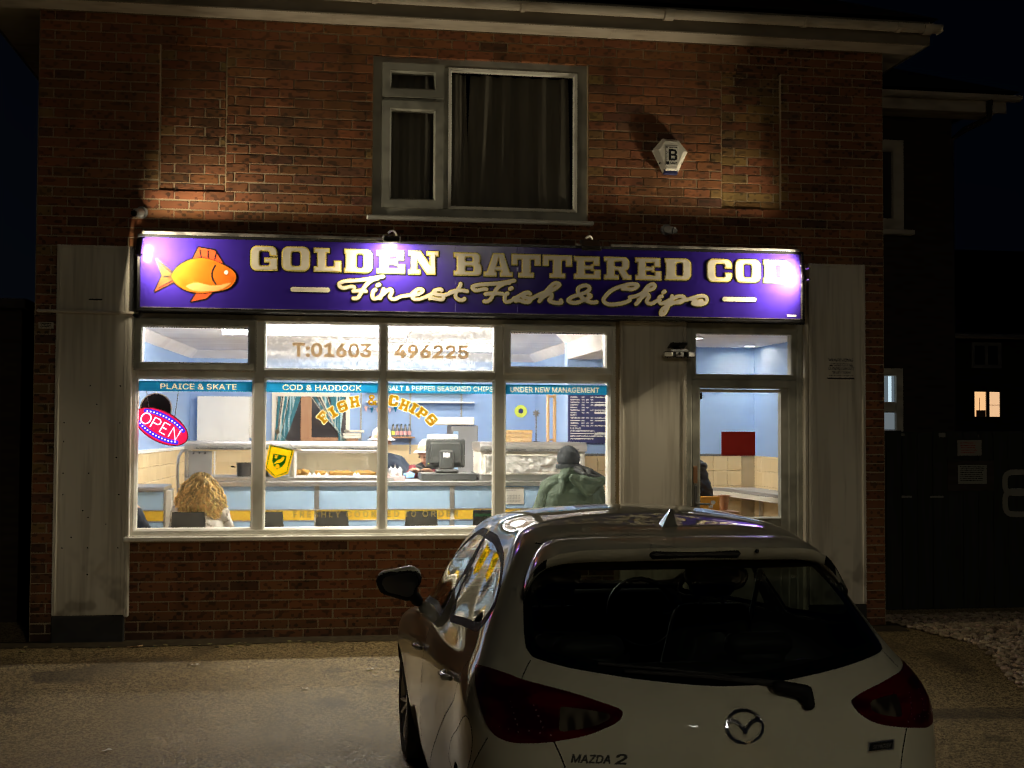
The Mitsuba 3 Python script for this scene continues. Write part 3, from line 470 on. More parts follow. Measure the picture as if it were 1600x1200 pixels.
# ------------------------------------------------------------------ floodlights on the sign
def floodlight(label, at, aim, lit=True, gain=1.0, w=.11, h=.13, bracket=None, hook=None):
    t = thing("floodlight", label, "light"); a = np.asarray(aim, float); a /= np.linalg.norm(a)
    side = np.cross(a, [0, 0, 1]); side /= np.linalg.norm(side); up = np.cross(side, a)
    def P(x, y, z): return np.asarray(at) + side * x + up * y + a * z
    def obox(x0, x1, y0, y1, z0, z1, c=.004):
        v, f = cbox(x0, x1, y0, y1, z0, z1, c); return np.stack([P(*q) for q in v]), f
    put(t, "housing", [obox(-w / 2, w / 2, -h / 2, h / 2, -.03, -.006)], "m_black"); put(t, "rim", [obox(-w / 2 - .004, w / 2 + .004, h / 2 - .006, h / 2 + .004, -.008, .008), obox(-w / 2 - .004, w / 2 + .004, -h / 2 - .004, -h / 2 + .006, -.008, .008)], "m_black")
    if bracket is not None: put(t, "bracket", bracket, "m_alu", 40)
    V, F = [], []
    for i, xx in enumerate(np.linspace(-w * .30, w * .30, 3)):
        for jj, yy in enumerate(np.linspace(-h * .36, h * .36, 6)):
            k = len(V); s = .0075; V += [P(xx - s, yy - s, 0), P(xx + s, yy - s, 0), P(xx + s, yy + s, 0), P(xx - s, yy + s, 0)]; F += [[k, k + 1, k + 2], [k, k + 2, k + 3]]
    V, F = np.array(V), np.array(F)
    if np.dot(np.cross(V[1] - V[0], V[2] - V[0]), a) < 0: F = F[:, ::-1]
    if lit: light(t, "led_array", (V, F), (LED * gain, LED * gain * .85, LED * gain * .58), weight=6)
    else: put(t, "led_array", (V, F), "m_offwhite")
    if hook: put(t, "cable", tube(curve(hook, 6), .008), "m_offwhite", 40)
    return t
floodlight("lit floodlight at the left end of the purple sign beside the fish", (.825, -.40, 2.955), (1, .42, -.14), gain=.5, w=.075, bracket=[cyl((.775, -.10, 2.955), (.775, -.35, 2.955), .010), cyl((.77, -.12, 2.66), (.77, -.12, 3.0), .008)])
floodlight("lit floodlight at the right end of the purple sign beside the last letter", (5.935, -.35, 2.885), (-1, .42, -.14), gain=.66, w=.075, bracket=[cyl((6.012, -.08, 2.93), (6.012, -.33, 2.93), .008), cyl((6.012, -.08, 2.84), (6.012, -.33, 2.84), .008), cyl((6.012, -.08, 2.84), (6.012, -.08, 2.93), .008)])
hk = lambda x: [(x + .03, -.18, 3.08), (x + .04, -.24, 3.13), (x + .015, -.27, 3.145), (x - .02, -.28, 3.125)]
floodlight("lit floodlight on the top edge of the sign above the letter E", (2.66, -.355, 3.06), (0, .22, -.97), gain=.45, w=.12, h=.075, bracket=[cyl((2.60, -.20, 3.095), (2.60, -.39, 3.09), .006), cyl((2.72, -.20, 3.095), (2.72, -.39, 3.09), .006), cyl((2.60, -.39, 3.09), (2.60, -.39, 3.05), .006), cyl((2.72, -.39, 3.09), (2.72, -.39, 3.05), .006)], hook=hk(2.66))
floodlight("unlit floodlight on the top edge of the sign above BATTERED", (4.205, -.36, 3.055), (0, .62, -.78), lit=False, w=.15, h=.11, bracket=[cyl((4.13, -.20, 3.09), (4.128, -.36, 3.06), .007), cyl((4.28, -.20, 3.09), (4.282, -.36, 3.06), .007)], hook=hk(4.205))
# cameras, alarm, security lamp, notices
def cctv(label, x, z, dx):
    t = thing("security_camera", label, "camera"); put(t, "mount", cyl((x, 0, z), (x, -.03, z), .045, n=20), "m_plasticgrey", 40)
    put(t, "housing", flesh([((x, -.04, z), .028, (x + dx * .05, -.12, z - .02), .033)], .012, 3), "m_plasticgrey", True); put(t, "lens", cyl((x + dx * .062, -.14, z - .026), (x + dx * .07, -.158, z - .03), .022, n=16), "m_black", 40)
cctv("small grey camera on the brickwork above the left end of the sign", .775, 3.27, -.6); cctv("small grey camera on the brickwork above the right part of the sign", 4.911, 3.255, .5)
t = thing("alarm_box", "white hexagonal alarm box with a black letter B on the brick wall", "alarm"); cx, cz = 4.938, 3.86
hexa = Polygon([(cx - .062, cz + .138), (cx + .068, cz + .132), (cx + .147, cz + .035), (cx + .062, cz - .145), (cx - .052, cz - .145), (cx - .145, cz + .04)])
o = list(hexa.exterior.coords)[:-1]; inn = [(cx + (x - cx) * .72 + .0, cz + (z - cz) * .80 + .004) for x, z in o]
put(t, "cover", [rings([[(x, -.004, z) for x, z in o], [(x, -.036, z) for x, z in o], [(x, -.066, z) for x, z in inn]]), (np.array([(x, -.066, z) for x, z in inn]), np.array([[0, k, k + 1] for k in range(1, 5)]))], "m_offwhite")
put(t, "lens", [cbox(cx - .055, cx + .062, -.052, -.01, cz - .155, cz - .11, .006)], "m_navy"); put(t, "label_plate", box(cx - .045, cx + .058, -.0685, -.0665, cz - .085, cz + .075), "m_paper")
put(t, "lettering", [words("B", cx - .018, cx + .052, cz - .046, cz + .046, -.0688), box(cx - .04, cx - .030, -.0702, -.0685, cz + .054, cz + .066), box(cx - .018, cx + .05, -.0702, -.0685, cz + .058, cz + .063), *[box(cx - .038, cx - .032, -.0702, -.0685, cz - .04 + .016 * q, cz - .032 + .016 * q) for q in range(5)], box(cx - .04, cx - .018, -.0702, -.0685, cz - .078, cz - .056), box(cx - .012, cx + .05, -.0702, -.0685, cz - .062, cz - .058), box(cx - .012, cx + .05, -.0702, -.0685, cz - .075, cz - .071)], "m_black")
put(t, "screw", [cyl((cx - .09, -.046, cz - .068), (cx - .09, -.056, cz - .068), .006, n=8), cyl((cx + .098, -.046, cz - .068), (cx + .098, -.056, cz - .068), .006, n=8)], "m_black")
t = thing("security_light", "dark unlit solar security light with three heads on the pilaster beside the door", "light"); lx, lz = 4.985, 2.245
put(t, "solar_panel", move(cbox(-.07, .07, -.11, .0, -.008, .008, .003), (lx, -.04, lz + .05), rx=-.25), "m_black"); put(t, "panel_edge", cbox(lx - .068, lx + .068, -.155, -.146, lz + .008, lz + .026, .003), "m_plasticgrey"); put(t, "mount", cbox(lx - .03, lx + .03, -.10, -.03, lz - .03, lz + .04, .006), "m_black")
for dx, rz, kk in ((-.075, -.5, "m_offwhite"), (0, 0, "m_plasticgrey"), (.085, .5, "m_plasticgrey")):
    h = put(t, "lamp_head", move(cbox(-.042, .042, -.03, .03, -.024, .024, .008), (lx + dx, -.12, lz - .012), rz=rz), "m_black"); put(h, "lens", move(cbox(-.034, .034, -.036, -.028, -.018, .016, .003), (lx + dx, -.12, lz - .012), rz=rz), kk)
put(t, "sensor", blob((lx, -.158, lz - .006), .012), "m_black", True)
t = thing("warning_sign", "small pale warning notice on the right pilaster", "sign"); put(t, "plate", cbox(6.262, 6.525, -.05, -.0455, 2.045, 2.238, .001), "m_board")
put(t, "lettering", [words("WARNING", 6.285, 6.50, 2.198, 2.222, -.0502), words("CLOSED CIRCUIT", 6.282, 6.508, 2.128, 2.150, -.0502), words("TELEVISION", 6.315, 6.475, 2.098, 2.118, -.0502), box(6.30, 6.49, -.0515, -.0502, 2.176, 2.181), box(6.29, 6.32, -.0515, -.0502, 2.158, 2.168), box(6.465, 6.495, -.0515, -.0502, 2.158, 2.168), box(6.33, 6.455, -.0515, -.0502, 2.160, 2.165), box(6.29, 6.50, -.0515, -.0502, 2.078, 2.082), box(6.275, 6.51, -.0515, -.0502, 2.052, 2.064)], "m_letterblack")
t = thing("conduit", "thin pale pipe running level across the left pilaster below the sign", "pipe"); put(t, "pipe", cyl((.03, -.065, 2.50), (.77, -.075, 2.49), .013), "m_gutter", 40); put(t, "elbow", tube(curve([(.735, -.07, 2.485), (.775, -.09, 2.475), (.79, -.10, 2.50)], 5), .017), "m_black", 40)
t = thing("air_brick", "small pale vent set in the bricks left of the left pilaster", "vent"); put(t, "frame", cbox(.03, .14, -.012, .01, 2.37, 2.42, .004), "m_gutter"); put(t, "slot", [box(.045, .125, -.014, -.012, z, z + .006) for z in (2.38, 2.393, 2.406)], "m_black")
# ------------------------------------------------------------------ shop door
D = thing("shop_door", "pale glazed shop door with a red notice, right of the shop window", "door")
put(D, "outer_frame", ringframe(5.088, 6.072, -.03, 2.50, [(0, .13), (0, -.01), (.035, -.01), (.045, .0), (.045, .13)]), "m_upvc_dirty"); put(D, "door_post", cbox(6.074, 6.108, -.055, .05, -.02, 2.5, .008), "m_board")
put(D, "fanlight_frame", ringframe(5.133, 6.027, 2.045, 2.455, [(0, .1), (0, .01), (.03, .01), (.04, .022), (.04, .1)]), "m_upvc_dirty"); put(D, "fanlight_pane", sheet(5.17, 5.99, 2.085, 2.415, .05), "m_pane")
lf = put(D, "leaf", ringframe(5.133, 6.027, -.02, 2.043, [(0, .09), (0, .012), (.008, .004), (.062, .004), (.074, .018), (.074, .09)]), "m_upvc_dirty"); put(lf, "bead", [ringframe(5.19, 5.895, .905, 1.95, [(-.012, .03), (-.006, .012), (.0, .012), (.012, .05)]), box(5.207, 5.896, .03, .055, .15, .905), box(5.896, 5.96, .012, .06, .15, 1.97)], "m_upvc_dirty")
put(lf, "pane", sheet(5.20, 5.885, .915, 1.94, .045), "m_pane"); put(lf, "handle", [cbox(5.150, 5.178, -.008, .006, 1.0, 1.18, .004), tube([(5.165, -.01, 1.03), (5.165, -.05, 1.03), (5.27, -.05, 1.025)], .009)], "m_darksteel", 40); put(lf, "keep_plate", cbox(5.143, 5.178, -.003, .006, 1.195, 1.335, .003), "m_wood"); put(lf, "closer", cbox(5.198, 5.232, .036, .042, 1.88, 1.935, .003), "m_black")
put(lf, "red_notice", box(5.395, 5.682, .0385, .0425, 1.418, 1.613), "m_red")

# ------------------------------------------------------------------ the room behind the window
def lwx(y): return .19 + .058 * y
def lw_slab(z0, z1, off=0.0, y0=.14, y1=6.4): 
    v = np.array([[lwx(y0) + off, y0, z0], [lwx(y1) + off, y1, z0], [lwx(y1) + off, y1, z1], [lwx(y0) + off, y0, z1]]); return v, np.array([[0, 1, 2], [0, 2, 3]])
put(B, "room_floor", box(.0, 6.56, .14, 7.7, -.02, .0), "m_floor"); put(B, "ceiling", [box(.0, 4.93, .14, 6.5, 2.6, 2.62), box(4.9, 6.56, .14, 2.6, 2.47, 2.49)], "m_ceiling")
put(B, "left_room_wall", lw_slab(0, 2.6), "m_bluewall"); put(B, "back_room_wall", box(.3, 5.0, 6.4, 6.42, 0, 2.6), "m_bluewall"); put(B, "kitchen_side_wall", box(4.95, 4.97, 2.65, 6.4, 0, 2.6), "m_bluewall")
nib = put(B, "menu_wall", box(4.60, 6.56, 2.5, 2.65, 0, 2.6), "m_bluewall"); rw = put(B, "right_room_wall", box(6.55, 6.57, .14, 2.5, 0, 2.5), "m_bluewall")
put(B, "front_inner_wall", [box(.0, .70, .222, .24, 0, 2.6), box(4.5, 5.08, .222, .24, 0, 2.6), box(6.08, 6.56, .222, .24, 0, 2.6), box(.7, 4.5, .222, .24, 0, .77), box(.1, 6.55, .222, .24, 2.5, 2.6)], "m_ceiling"); put(B, "window_board", cbox(.70, 4.5, .06, .36, .785, .80, .004), "m_offwhite")
put(B, "beam", cbox(4.60, 4.92, .25, 2.5, 2.33, 2.6, .004), "m_ceiling")
cv = [(0, 0), (.10, 0), (.085, -.03), (.05, -.06), (.03, -.085), (0, -.10)]
put(B, "coving", [rings([[(lwx(y) + a, y, 2.599 + b) for a, b in cv] for y in (.25, 6.4)]), rings([[(x, 6.4 - a, 2.599 + b) for a, b in cv] for x in (.5, 4.95)]), rings([[(4.95 - a, y, 2.599 + b) for a, b in cv] for y in (2.6, 6.4)]), rings([[(4.60 - a, y, 2.599 + b) for a, b in cv] for y in (.25, 2.6)])], "m_ceiling", 40)
for z in range(2): pass
def tiles(parent, P, nu, rows, sz=.15):
    for a in range(nu):
        for k in rows:
            v, f = cbox(a * sz + .0015, (a + 1) * sz - .0015, 0, .006, 1.365 - (k + 1) * sz + .0015, 1.365 - k * sz - .0015, .002)
            put(parent, "tile", P(v), "m_tile") if len(P(v)) else None
put(nib, "grout", box(4.601, 6.55, 2.4965, 2.4995, 0, 1.365), "m_grout"); put(rw, "grout", box(6.5465, 6.5495, .2, 2.497, 0, 1.365), "m_grout")
ff = CB_F
tiles(nib, lambda v: (np.stack([4.61 + v[:, 0], 2.4965 - v[:, 1], v[:, 2]], 1), ff), 12, range(5)); tiles(rw, lambda v: (np.stack([6.5465 - v[:, 1], .22 + v[:, 0], v[:, 2]], 1), ff), 15, range(5))
put(nib, "tile_cap", box(4.605, 6.545, 2.486, 2.4995, 1.366, 1.385), "m_darksteel")
put(f"{B}__left_room_wall", "grout", lw_slab(0, 1.365, .004), "m_grout"); tiles(f"{B}__left_room_wall", lambda v: (np.stack([lwx(.25 + v[:, 0]) + .004 + v[:, 1], .25 + v[:, 0], v[:, 2]], 1), ff), 40, range(4))
put(f"{B}__left_room_wall", "tile_cap", rings([[(lwx(y) + a, y, z) for a, z in ((.0, 1.366), (.03, 1.366), (.03, 1.40), (.0, 1.40))] for y in (.2, 6.4)]), "m_white")
put(f"{B}__back_room_wall", "tiled_band", box(.55, 4.94, 6.39, 6.399, 0, 1.42), "m_tile")
# lights
def batten(x0, x1, y, z, label, L=TUBE):
    t = thing("ceiling_light", label, "light", None); put(t, "body", cbox(x0, x1, y - .05, y + .05, z + .012, z + .058, .006), "m_white"); light(t, "tube", cyl((x0 + .03, y, z - .006), (x1 - .03, y, z - .006), .022, n=10), (L, L * .93, L * .78), weight=5)
batten(1.95, 3.55, 1.12, 2.525, "lit fluorescent strip light across the ceiling just behind the two middle top panes", TUBE * 2.65)
batten(1.2, 3.0, 2.3, 2.54, "lit fluorescent strip light over the counter, further back left"); batten(2.4, 4.2, 4.4, 2.54, "lit fluorescent strip light over the back of the kitchen")
for x, y, lab in ((6.38, 2.15, "small lit ceiling spotlight near the right corner behind the fanlight"), (5.55, 1.2, "small lit ceiling spotlight behind the shop door")):
    t = thing("spotlight", lab, "light"); put(t, "rim", lathe([(.055, -.0), (.06, -.008), (.045, -.01), (.045, 0)], (x, y, 2.47)), "m_white", 40)
    n = 16; q = -np.arange(n) * 2 * np.pi / n; light(t, "lens", (np.vstack([np.stack([x + .044 * np.cos(q), y + .044 * np.sin(q), 0 * q + 2.464], 1), [[x, y, 2.464]]]), np.stack([np.arange(n), (np.arange(n) + 1) % n, 0 * np.arange(n) + n], 1)), (SPOT * 8, SPOT * 7.4, SPOT * 6))
# counter
C = thing("serving_counter", "long pale blue counter with a yellow band and steel top behind the chairs", "counter"); Yc = 1.7
put(C, "worktop", [cbox(1.02, 4.70, Yc - .02, Yc + .62, 1.10, 1.145, .006), cbox(.40, .78, Yc - .02, Yc + .62, 1.06, 1.10, .006)], "m_steel"); put(C, "carcass", [box(.98, 4.72, Yc + .012, Yc + .6, 0, 1.10), box(.38, .80, Yc + .012, Yc + .6, 0, 1.06)], "m_offwhite")
xs_ = [1.02, 2.125, 3.36, 4.70]
for a, b in zip(xs_, xs_[1:]):
    put(C, "blue_panel", cbox(a + .022, b - .022, Yc, Yc + .012, .895, 1.098, .002), "m_counterblue"); put(C, "yellow_band", cbox(a + .022 if a > 2.2 or a < 1.1 else a + .0, b - .022, Yc - .002, Yc + .012, .795, .883, .002), "m_yellowband"); put(C, "blue_panel", cbox(a + .022, b - .022, Yc, Yc + .012, .15, .785, .002), "m_counterblue")
put(C, "blue_panel", cbox(.40, .775, Yc, Yc + .012, .895, 1.055, .002), "m_counterblue"); put(C, "yellow_band", cbox(.40, .775, Yc - .002, Yc + .012, .795, .883, .002), "m_yellowband"); put(C, "blue_panel", cbox(.40, .775, Yc, Yc + .012, .15, .785, .002), "m_counterblue")
put(C, "trim_rail", [cbox(.40, 4.70, Yc - .004, Yc + .012, .883, .895, .002), cbox(.40, 4.70, Yc - .004, Yc + .012, .785, .795, .002)] + [cbox(x - .02, x + .02, Yc - .003, Yc + .012, .12, .783, .002) for x in xs_[1:-1]] + [cbox(x - .02, x + .02, Yc - .003, Yc + .012, .897, 1.098, .002) for x in xs_[1:-1]], "m_steel")
put(C, "end_post", [cbox(.79, .85, Yc - .01, Yc + .10, 0, 1.07, .006), cbox(.96, 1.02, Yc - .005, Yc + .10, 0, 1.10, .006)], "m_offwhite"); put(C, "end_rail", tube(curve([(.90, Yc + .02, .4), (.90, Yc + .02, 1.36), (.92, Yc + .04, 1.41), (.965, Yc + .10, 1.42)], 6), .014), "m_steel", 40)
# fish frying ranges on the counter
def hood(x0, x1, y0, y1, z0, z1, r=.05):
    q = np.linspace(0, math.pi / 2, 7); pr = [(y0, z0)] + [(y0 + r - r * math.cos(a), z1 - r + r * math.sin(a)) for a in q] + [(y1, z1), (y1, z0)]
    a, b = [(x0, y, z) for y, z in pr], [(x1, y, z) for y, z in pr]; V, F = rings([a, b]); n = len(pr); k = np.arange(1, n - 1)
    return V, np.vstack([F, np.stack([0 * k, k, k + 1], 1), np.stack([n + 0 * k, n + k + 1, n + k], 1)])
R1 = thing("frying_range", "left steel frying range with glass front, pot and warm food on the counter", "range"); y0 = Yc + .03
put(R1, "canopy", hood(.95, 2.75, y0 - .02, y0 + .60, 1.43, 1.505), "m_steel", 40); put(R1, "vent_slot", [box(a, a + .42, y0 - .023, y0 - .019, 1.437, 1.447) for a in (1.05, 1.52, 1.98, 2.30)], "m_darksteel"); put(R1, "base", cbox(.95, 2.75, y0, y0 + .6, 1.146, 1.185, .004), "m_steel")
put(R1, "back_panel", [box(1.90, 2.73, y0 + .56, y0 + .58, 1.185, 1.43)], "m_offwhite"); put(R1, "side_panel", [cbox(.95, .97, y0, y0 + .58, 1.185, 1.43, .003), cbox(2.71, 2.745, y0, y0 + .58, 1.185, 1.43, .003), cbox(1.865, 1.90, y0 + .0, y0 + .56, 1.185, 1.43, .003)], "m_steel")
put(R1, "grey_panel", [cbox(.985, 1.19, y0 - .004, y0 + .012, 1.185, 1.42, .003), cbox(1.70, 1.87, y0 - .004, y0 + .012, 1.185, 1.42, .003)], "m_plasticgrey"); put(R1, "glass_frame", [ringframe(1.92, 2.71, 1.175, 1.428, [(0, y0), (0, y0 - .008), (.022, y0 - .008), (.022, y0)]), cbox(1.205, 1.22, y0 - .006, y0 + .01, 1.186, 1.42, .003)], "m_white")
put(R1, "front_glass", sheet(1.22, 1.70, 1.19, 1.43, y0 + .002), "m_pane"); put(R1, "front_glass", sheet(1.94, 2.69, 1.195, 1.41, y0 - .002), "m_pane"); light(R1, "heat_lamp", box(1.98, 2.66, y0 + .10, y0 + .13, 1.422, 1.428), (22, 19, 13)); put(R1, "control_dial", [cyl((.98 + .05 * k, y0 - .006, 1.40), (.98 + .05 * k, y0 - .02, 1.40), .008, n=10) for k in range(1, 4)], "m_black", 40)
P_ = thing("cooking_pot", "steel pot inside the glass of the left range", "pot"); put(P_, "body", lathe([(0, 0), (.10, 0), (.105, .12), (.11, .122), (.10, .115), (.095, .02), (0, .02)], (1.50, y0 + .2, 1.186)), "m_darksteel", 40); put(P_, "handle", tube([(1.37, y0 + .2, 1.27), (1.35, y0 + .18, 1.275), (1.385, y0 + .15, 1.27)], .006), "m_black")
P_ = thing("cooking_pot", "second dark pot at the right end of the left range glass", "pot"); put(P_, "body", lathe([(0, 0), (.055, 0), (.06, .10), (.05, .095), (.05, .02), (0, .02)], (1.645, y0 + .18, 1.186)), "m_darksteel", 40)
r = np.random.default_rng(11)
for k, (x, w, lab) in enumerate([(1.99, .055, "round golden fried piece at the left end of the lit food display"), (2.17, .05, "golden fishcake heap standing left of the fish fillets"), (2.36, .11, "long battered fish fillet in the lit food display"), (2.56, .09, "flat battered fillet at the right of the lit food display")]):
    t = thing("fried_food", lab, "food"); ps = [((x + r.uniform(-w, w), y0 + .12 + r.uniform(0, .1), 1.205 + r.uniform(0, .035 if w < .06 else .015)), .022, (x + r.uniform(-w, w), y0 + .12 + r.uniform(0, .1), 1.21), .018) for _ in range(6)]
    v, f = flesh(ps, .012, 3); put(t, "batter", (v + .004 * (meshkit.noise(v * 90)[:, None] - .5), f), "m_batter", True)
t = thing("food_tray", "white tray edge with paper cones under the fried food", "tray"); put(t, "tray", cbox(1.95, 2.68, y0 + .05, y0 + .40, 1.186, 1.196, .003), "m_steel"); put(t, "paper_cone", [lathe([(.022, 0), (.0, .03)], (x, y0 + .07, 1.196), 8) for x in (2.06, 2.10, 2.14, 2.21, 2.47, 2.50)], "m_white")
R2 = thing("frying_range", "right steel frying range with foil covered front behind the green coat", "range")
put(R2, "canopy", hood(3.62, 4.63, y0 - .02, y0 + .60, 1.42, 1.505), "m_steel", 40); put(R2, "vent_slot", [box(3.66, 4.05, y0 - .023, y0 - .019, 1.43, 1.44), box(4.12, 4.55, y0 - .023, y0 - .019, 1.43, 1.44)], "m_darksteel"); put(R2, "base", cbox(3.62, 4.63, y0, y0 + .6, 1.146, 1.21, .004), "m_steel"); put(R2, "body", cbox(3.63, 4.62, y0 + .014, y0 + .58, 1.21, 1.42, .003), "m_offwhite")
def fo(u, v): 
    x, z = 3.68 + .90 * u, 1.215 + .165 * v; d = meshkit.fbm(np.stack([x * 14 + z * 9, z * 13, 0 * x], -1), 2); return np.stack([x, y0 + .004 - .028 * d, z], -1)
put(R2, "foil_sheet", wallgrid(fo, 70), "m_foil"); put(R2, "frame", ringframe(3.66, 4.60, 1.205, 1.395, [(0, y0 + .012), (0, y0 - .012), (.018, y0 - .012), (.018, y0 + .01)]), "m_offwhite")
# till, sauce bottles and boxes on the counter
t = thing("till", "black cash till monitor seen from behind on the counter", "till"); yt = Yc + .22
put(t, "screen_back", [cbox(3.13, 3.50, yt - .03, yt, 1.265, 1.53, .014), cbox(3.17, 3.46, yt - .055, yt - .03, 1.30, 1.50, .02)], "m_plastic"); put(t, "stand", [cbox(3.25, 3.39, yt - .09, yt - .05, 1.24, 1.43, .02), cbox(3.22, 3.43, yt - .12, yt + .06, 1.215, 1.25, .012)], "m_plastic"); put(t, "label", box(3.285, 3.35, yt - .0925, yt - .091, 1.36, 1.405), "m_white"); put(t, "drawer", cbox(3.08, 3.60, yt - .14, yt + .24, 1.147, 1.215, .006), "m_plastic"); put(t, "light", blob((3.155, yt - .032, 1.30), .006), "m_lime")
put(t, "receipt_printer", [cbox(3.16, 3.44, yt + .03, yt + .2, 1.47, 1.575, .01)], "m_white"); put(t, "cable", tube(curve([(3.56, yt, 1.22), (3.62, yt - .06, 1.17), (3.58, yt - .12, 1.155), (3.65, yt - .10, 1.16)], 6), .007), "m_black")
for k, (x, h) in enumerate(((2.84, .11), (2.80, .09), (2.885, .085))):
    t = thing("sauce_bottle", ("white pointed sauce bottle, tallest of three on the counter", "white sauce bottle half hidden by the window mullion", "white sauce bottle nearest the till")[k], "bottle"); put(t, "body", lathe([(0, 0), (.022, 0), (.024, .05), (.02, .065), (.008, .075), (.003, h)], (x, Yc + .12, 1.19)), "m_white", True)
t = thing("pink_box", "pink and white box holding sauce bottles on the counter beside the mullion", "box"); put(t, "box", [cbox(2.76, 2.93, Yc + .07, Yc + .17, 1.146, 1.19, .003)], "m_pink"); put(t, "tray", cbox(2.755, 2.83, Yc + .03, Yc + .065, 1.146, 1.175, .003), "m_plasticgrey")
# back of the kitchen
t = thing("back_window", "dark night window with wooden mullion on the back wall of the kitchen", "window"); put(t, "frame", ringframe(1.57, 2.55, 1.40, 2.08, [(0, 6.40), (0, 6.37), (.05, 6.37), (.055, 6.40)]), "m_creamvinyl" if False else "m_offwhite"); put(t, "glass", box(1.62, 2.50, 6.392, 6.397, 1.44, 2.03), "m_nightglass"); put(t, "mullion", [cbox(1.93, 2.07, 6.375, 6.392, 1.44, 2.03, .004), cbox(2.07, 2.50, 6.38, 6.392, 1.45, 1.51, .003)], "m_wood")
def sheer(x0, xa, xb, sgn, lab):
    t = thing("sheer_curtain", lab, "curtain")
    for k in range(11):
        u0 = (k + .2) / 11; w = (.012, .03, .008, .02, .045, .010, .024, .05, .012, .03, .02)[k] * (1.5 if k > 6 else 1)
        def P(u, v):
            top = x0 + (xa - x0) * u0 + w * (u - .5); bot = xb + sgn * .13 * u0 + w * .5 * (u - .5); x = bot + (top - bot) * v ** .85; return np.stack([x, 6.36 + .001 * k + .004 * np.sin(u * 6), 1.46 + .57 * v], -1)
        put(t, "fold", wallgrid(P, 8), "m_curtain" if w > .02 else "m_offwhite", True)
sheer(1.63, 1.94, 1.60, 1, "teal sheer curtain pulled to the left of the back window"); sheer(2.05, 2.50, 2.53, -1, "teal sheer curtain pulled to the right of the back window")
t = thing("wall_panel", "large plain white panel on the back wall left of the night window", "panel"); put(t, "board", cbox(.66, 1.30, 6.25, 6.29, 1.38, 2.02, .004), "m_white"); put(t, "edge", cbox(1.30, 1.37, 6.25, 6.30, 1.50, 2.02, .004), "m_offwhite"); put(t, "rail", [box(1.40, 1.41, 6.37, 6.40, 1.4, 2.1)], "m_plasticgrey")
t = thing("shelving", "white wall shelves on slotted rails above the kitchen staff", "shelf"); put(t, "shelf", cbox(2.75, 4.12, 6.12, 6.395, 1.955, 1.972, .003), "m_white"); put(t, "shelf", cbox(2.75, 4.05, 6.14, 6.395, 2.085, 2.10, .003), "m_creamvinyl"); put(t, "shelf", cbox(2.80, 3.36, 6.12, 6.395, 1.505, 1.525, .003), "m_wood")
for x in (2.68, 3.31, 3.97): put(t, "rail", [box(x, x + .02, 6.385, 6.399, 1.3, 2.3)] + [box(x + .004, x + .016, 6.382, 6.3845, z, z + .016) for z in np.arange(1.32, 2.3, .032)], "m_plasticgrey")
labs = ["glass jar on the low wooden shelf beside the staff caps"] + [f"{w} dark capped bottle of the row on the low wooden shelf" for w in ("leftmost", "second", "third", "fourth", "rightmost")]
t = thing("glass_jar", labs[0], "jar"); put(t, "jar", lathe([(0, 0), (.062, 0), (.066, .10), (.04, .15), (.035, .18), (.04, .19), (0, .19)], (2.96, 6.24, 1.526)), "m_plasticgrey", 40)
for k in range(5):
    t = thing("sauce_bottle", labs[k + 1], "bottle"); x = 3.09 + .052 * k; put(t, "body", lathe([(0, 0), (.023, 0), (.023, .09), (.012, .12), (.012, .14), (0, .14)], (x, 6.22, 1.526)), "m_darksteel", 40); put(t, "cap", lathe([(.014, .14), (.014, .155), (0, .155)], (x, 6.22, 1.526)), "m_black"); put(t, "label", lathe([(.0236, .02), (.0236, .07)], (x, 6.22, 1.526)), "m_lime" if k == 0 else "m_pink")
t = thing("bunting", "string of small pink and pale letters under the white shelf", "bunting"); put(t, "string", tube(curve([(2.72, 6.30, 1.93), (2.95, 6.30, 1.87), (3.15, 6.30, 1.92)], 6), .003), "m_white")
for k in range(6): put(t, "flag", onwall(extrude(Polygon([(-.022, 0), (.022, 0), (.0, -.07)]), .002), 6.298, 2.75 + .075 * k, 1.915 - .035 * math.sin((k + .5) * .5)), "m_pink" if k % 2 == 0 else "m_teal")
t = thing("tall_cabinet", "blue grey tall appliance behind the till", "cabinet"); put(t, "body", cbox(3.66, 3.97, 4.6, 5.1, 0, 1.67, .01), "m_plasticgrey"); put(t, "front_strip", cbox(3.68, 3.74, 4.585, 4.6, .2, 1.6, .004), "m_counterblue"); put(t, "top_box", cbox(3.48, 3.92, 4.55, 5.0, 1.672, 1.76, .008), "m_offwhite")
t = thing("worktop_boxes", "flat white boxes stacked on the shelf left of the staff cap", "box"); put(t, "carton", [cbox(2.46, 2.68, 6.1, 6.35, 1.50 + .035 * k, 1.532 + .035 * k, .004) for k in range(2)] + [move(cbox(-.1, .1, -.1, .1, 0, .03, .004), (2.60, 6.2, 1.575), rz=.3)], "m_offwhite"); put(t, "bracket", box(2.5, 2.65, 6.12, 6.395, 1.47, 1.498), "m_wood")
for k in range(3):
    t = thing("pizza_box", f"{('bottom', 'middle', 'top')[k]} brown cardboard box of the stack on the right range", "box"); put(t, "box", cbox(3.84 - .004 * k, 4.125 + .003 * k, y0 + .1, y0 + .38, 1.507 + .038 * k, 1.543 + .038 * k, .003), "m_card"); put(t, "print", [box(3.90 + .06 * q, 3.925 + .06 * q, y0 + .0985, y0 + .1, 1.518 + .038 * k, 1.526 + .038 * k) for q in range(3)], "m_wood")
t = thing("wall_sticker", "round lime yellow sticker with dark centre on the blue kitchen wall", "sticker"); put(t, "ring", cyl((4.76, 6.398, 1.86), (4.76, 6.392, 1.86), .082, n=28), "m_lime", 40); put(t, "centre", cyl((4.76, 6.392, 1.862), (4.76, 6.389, 1.862), .032, n=20), "m_navy", 40)
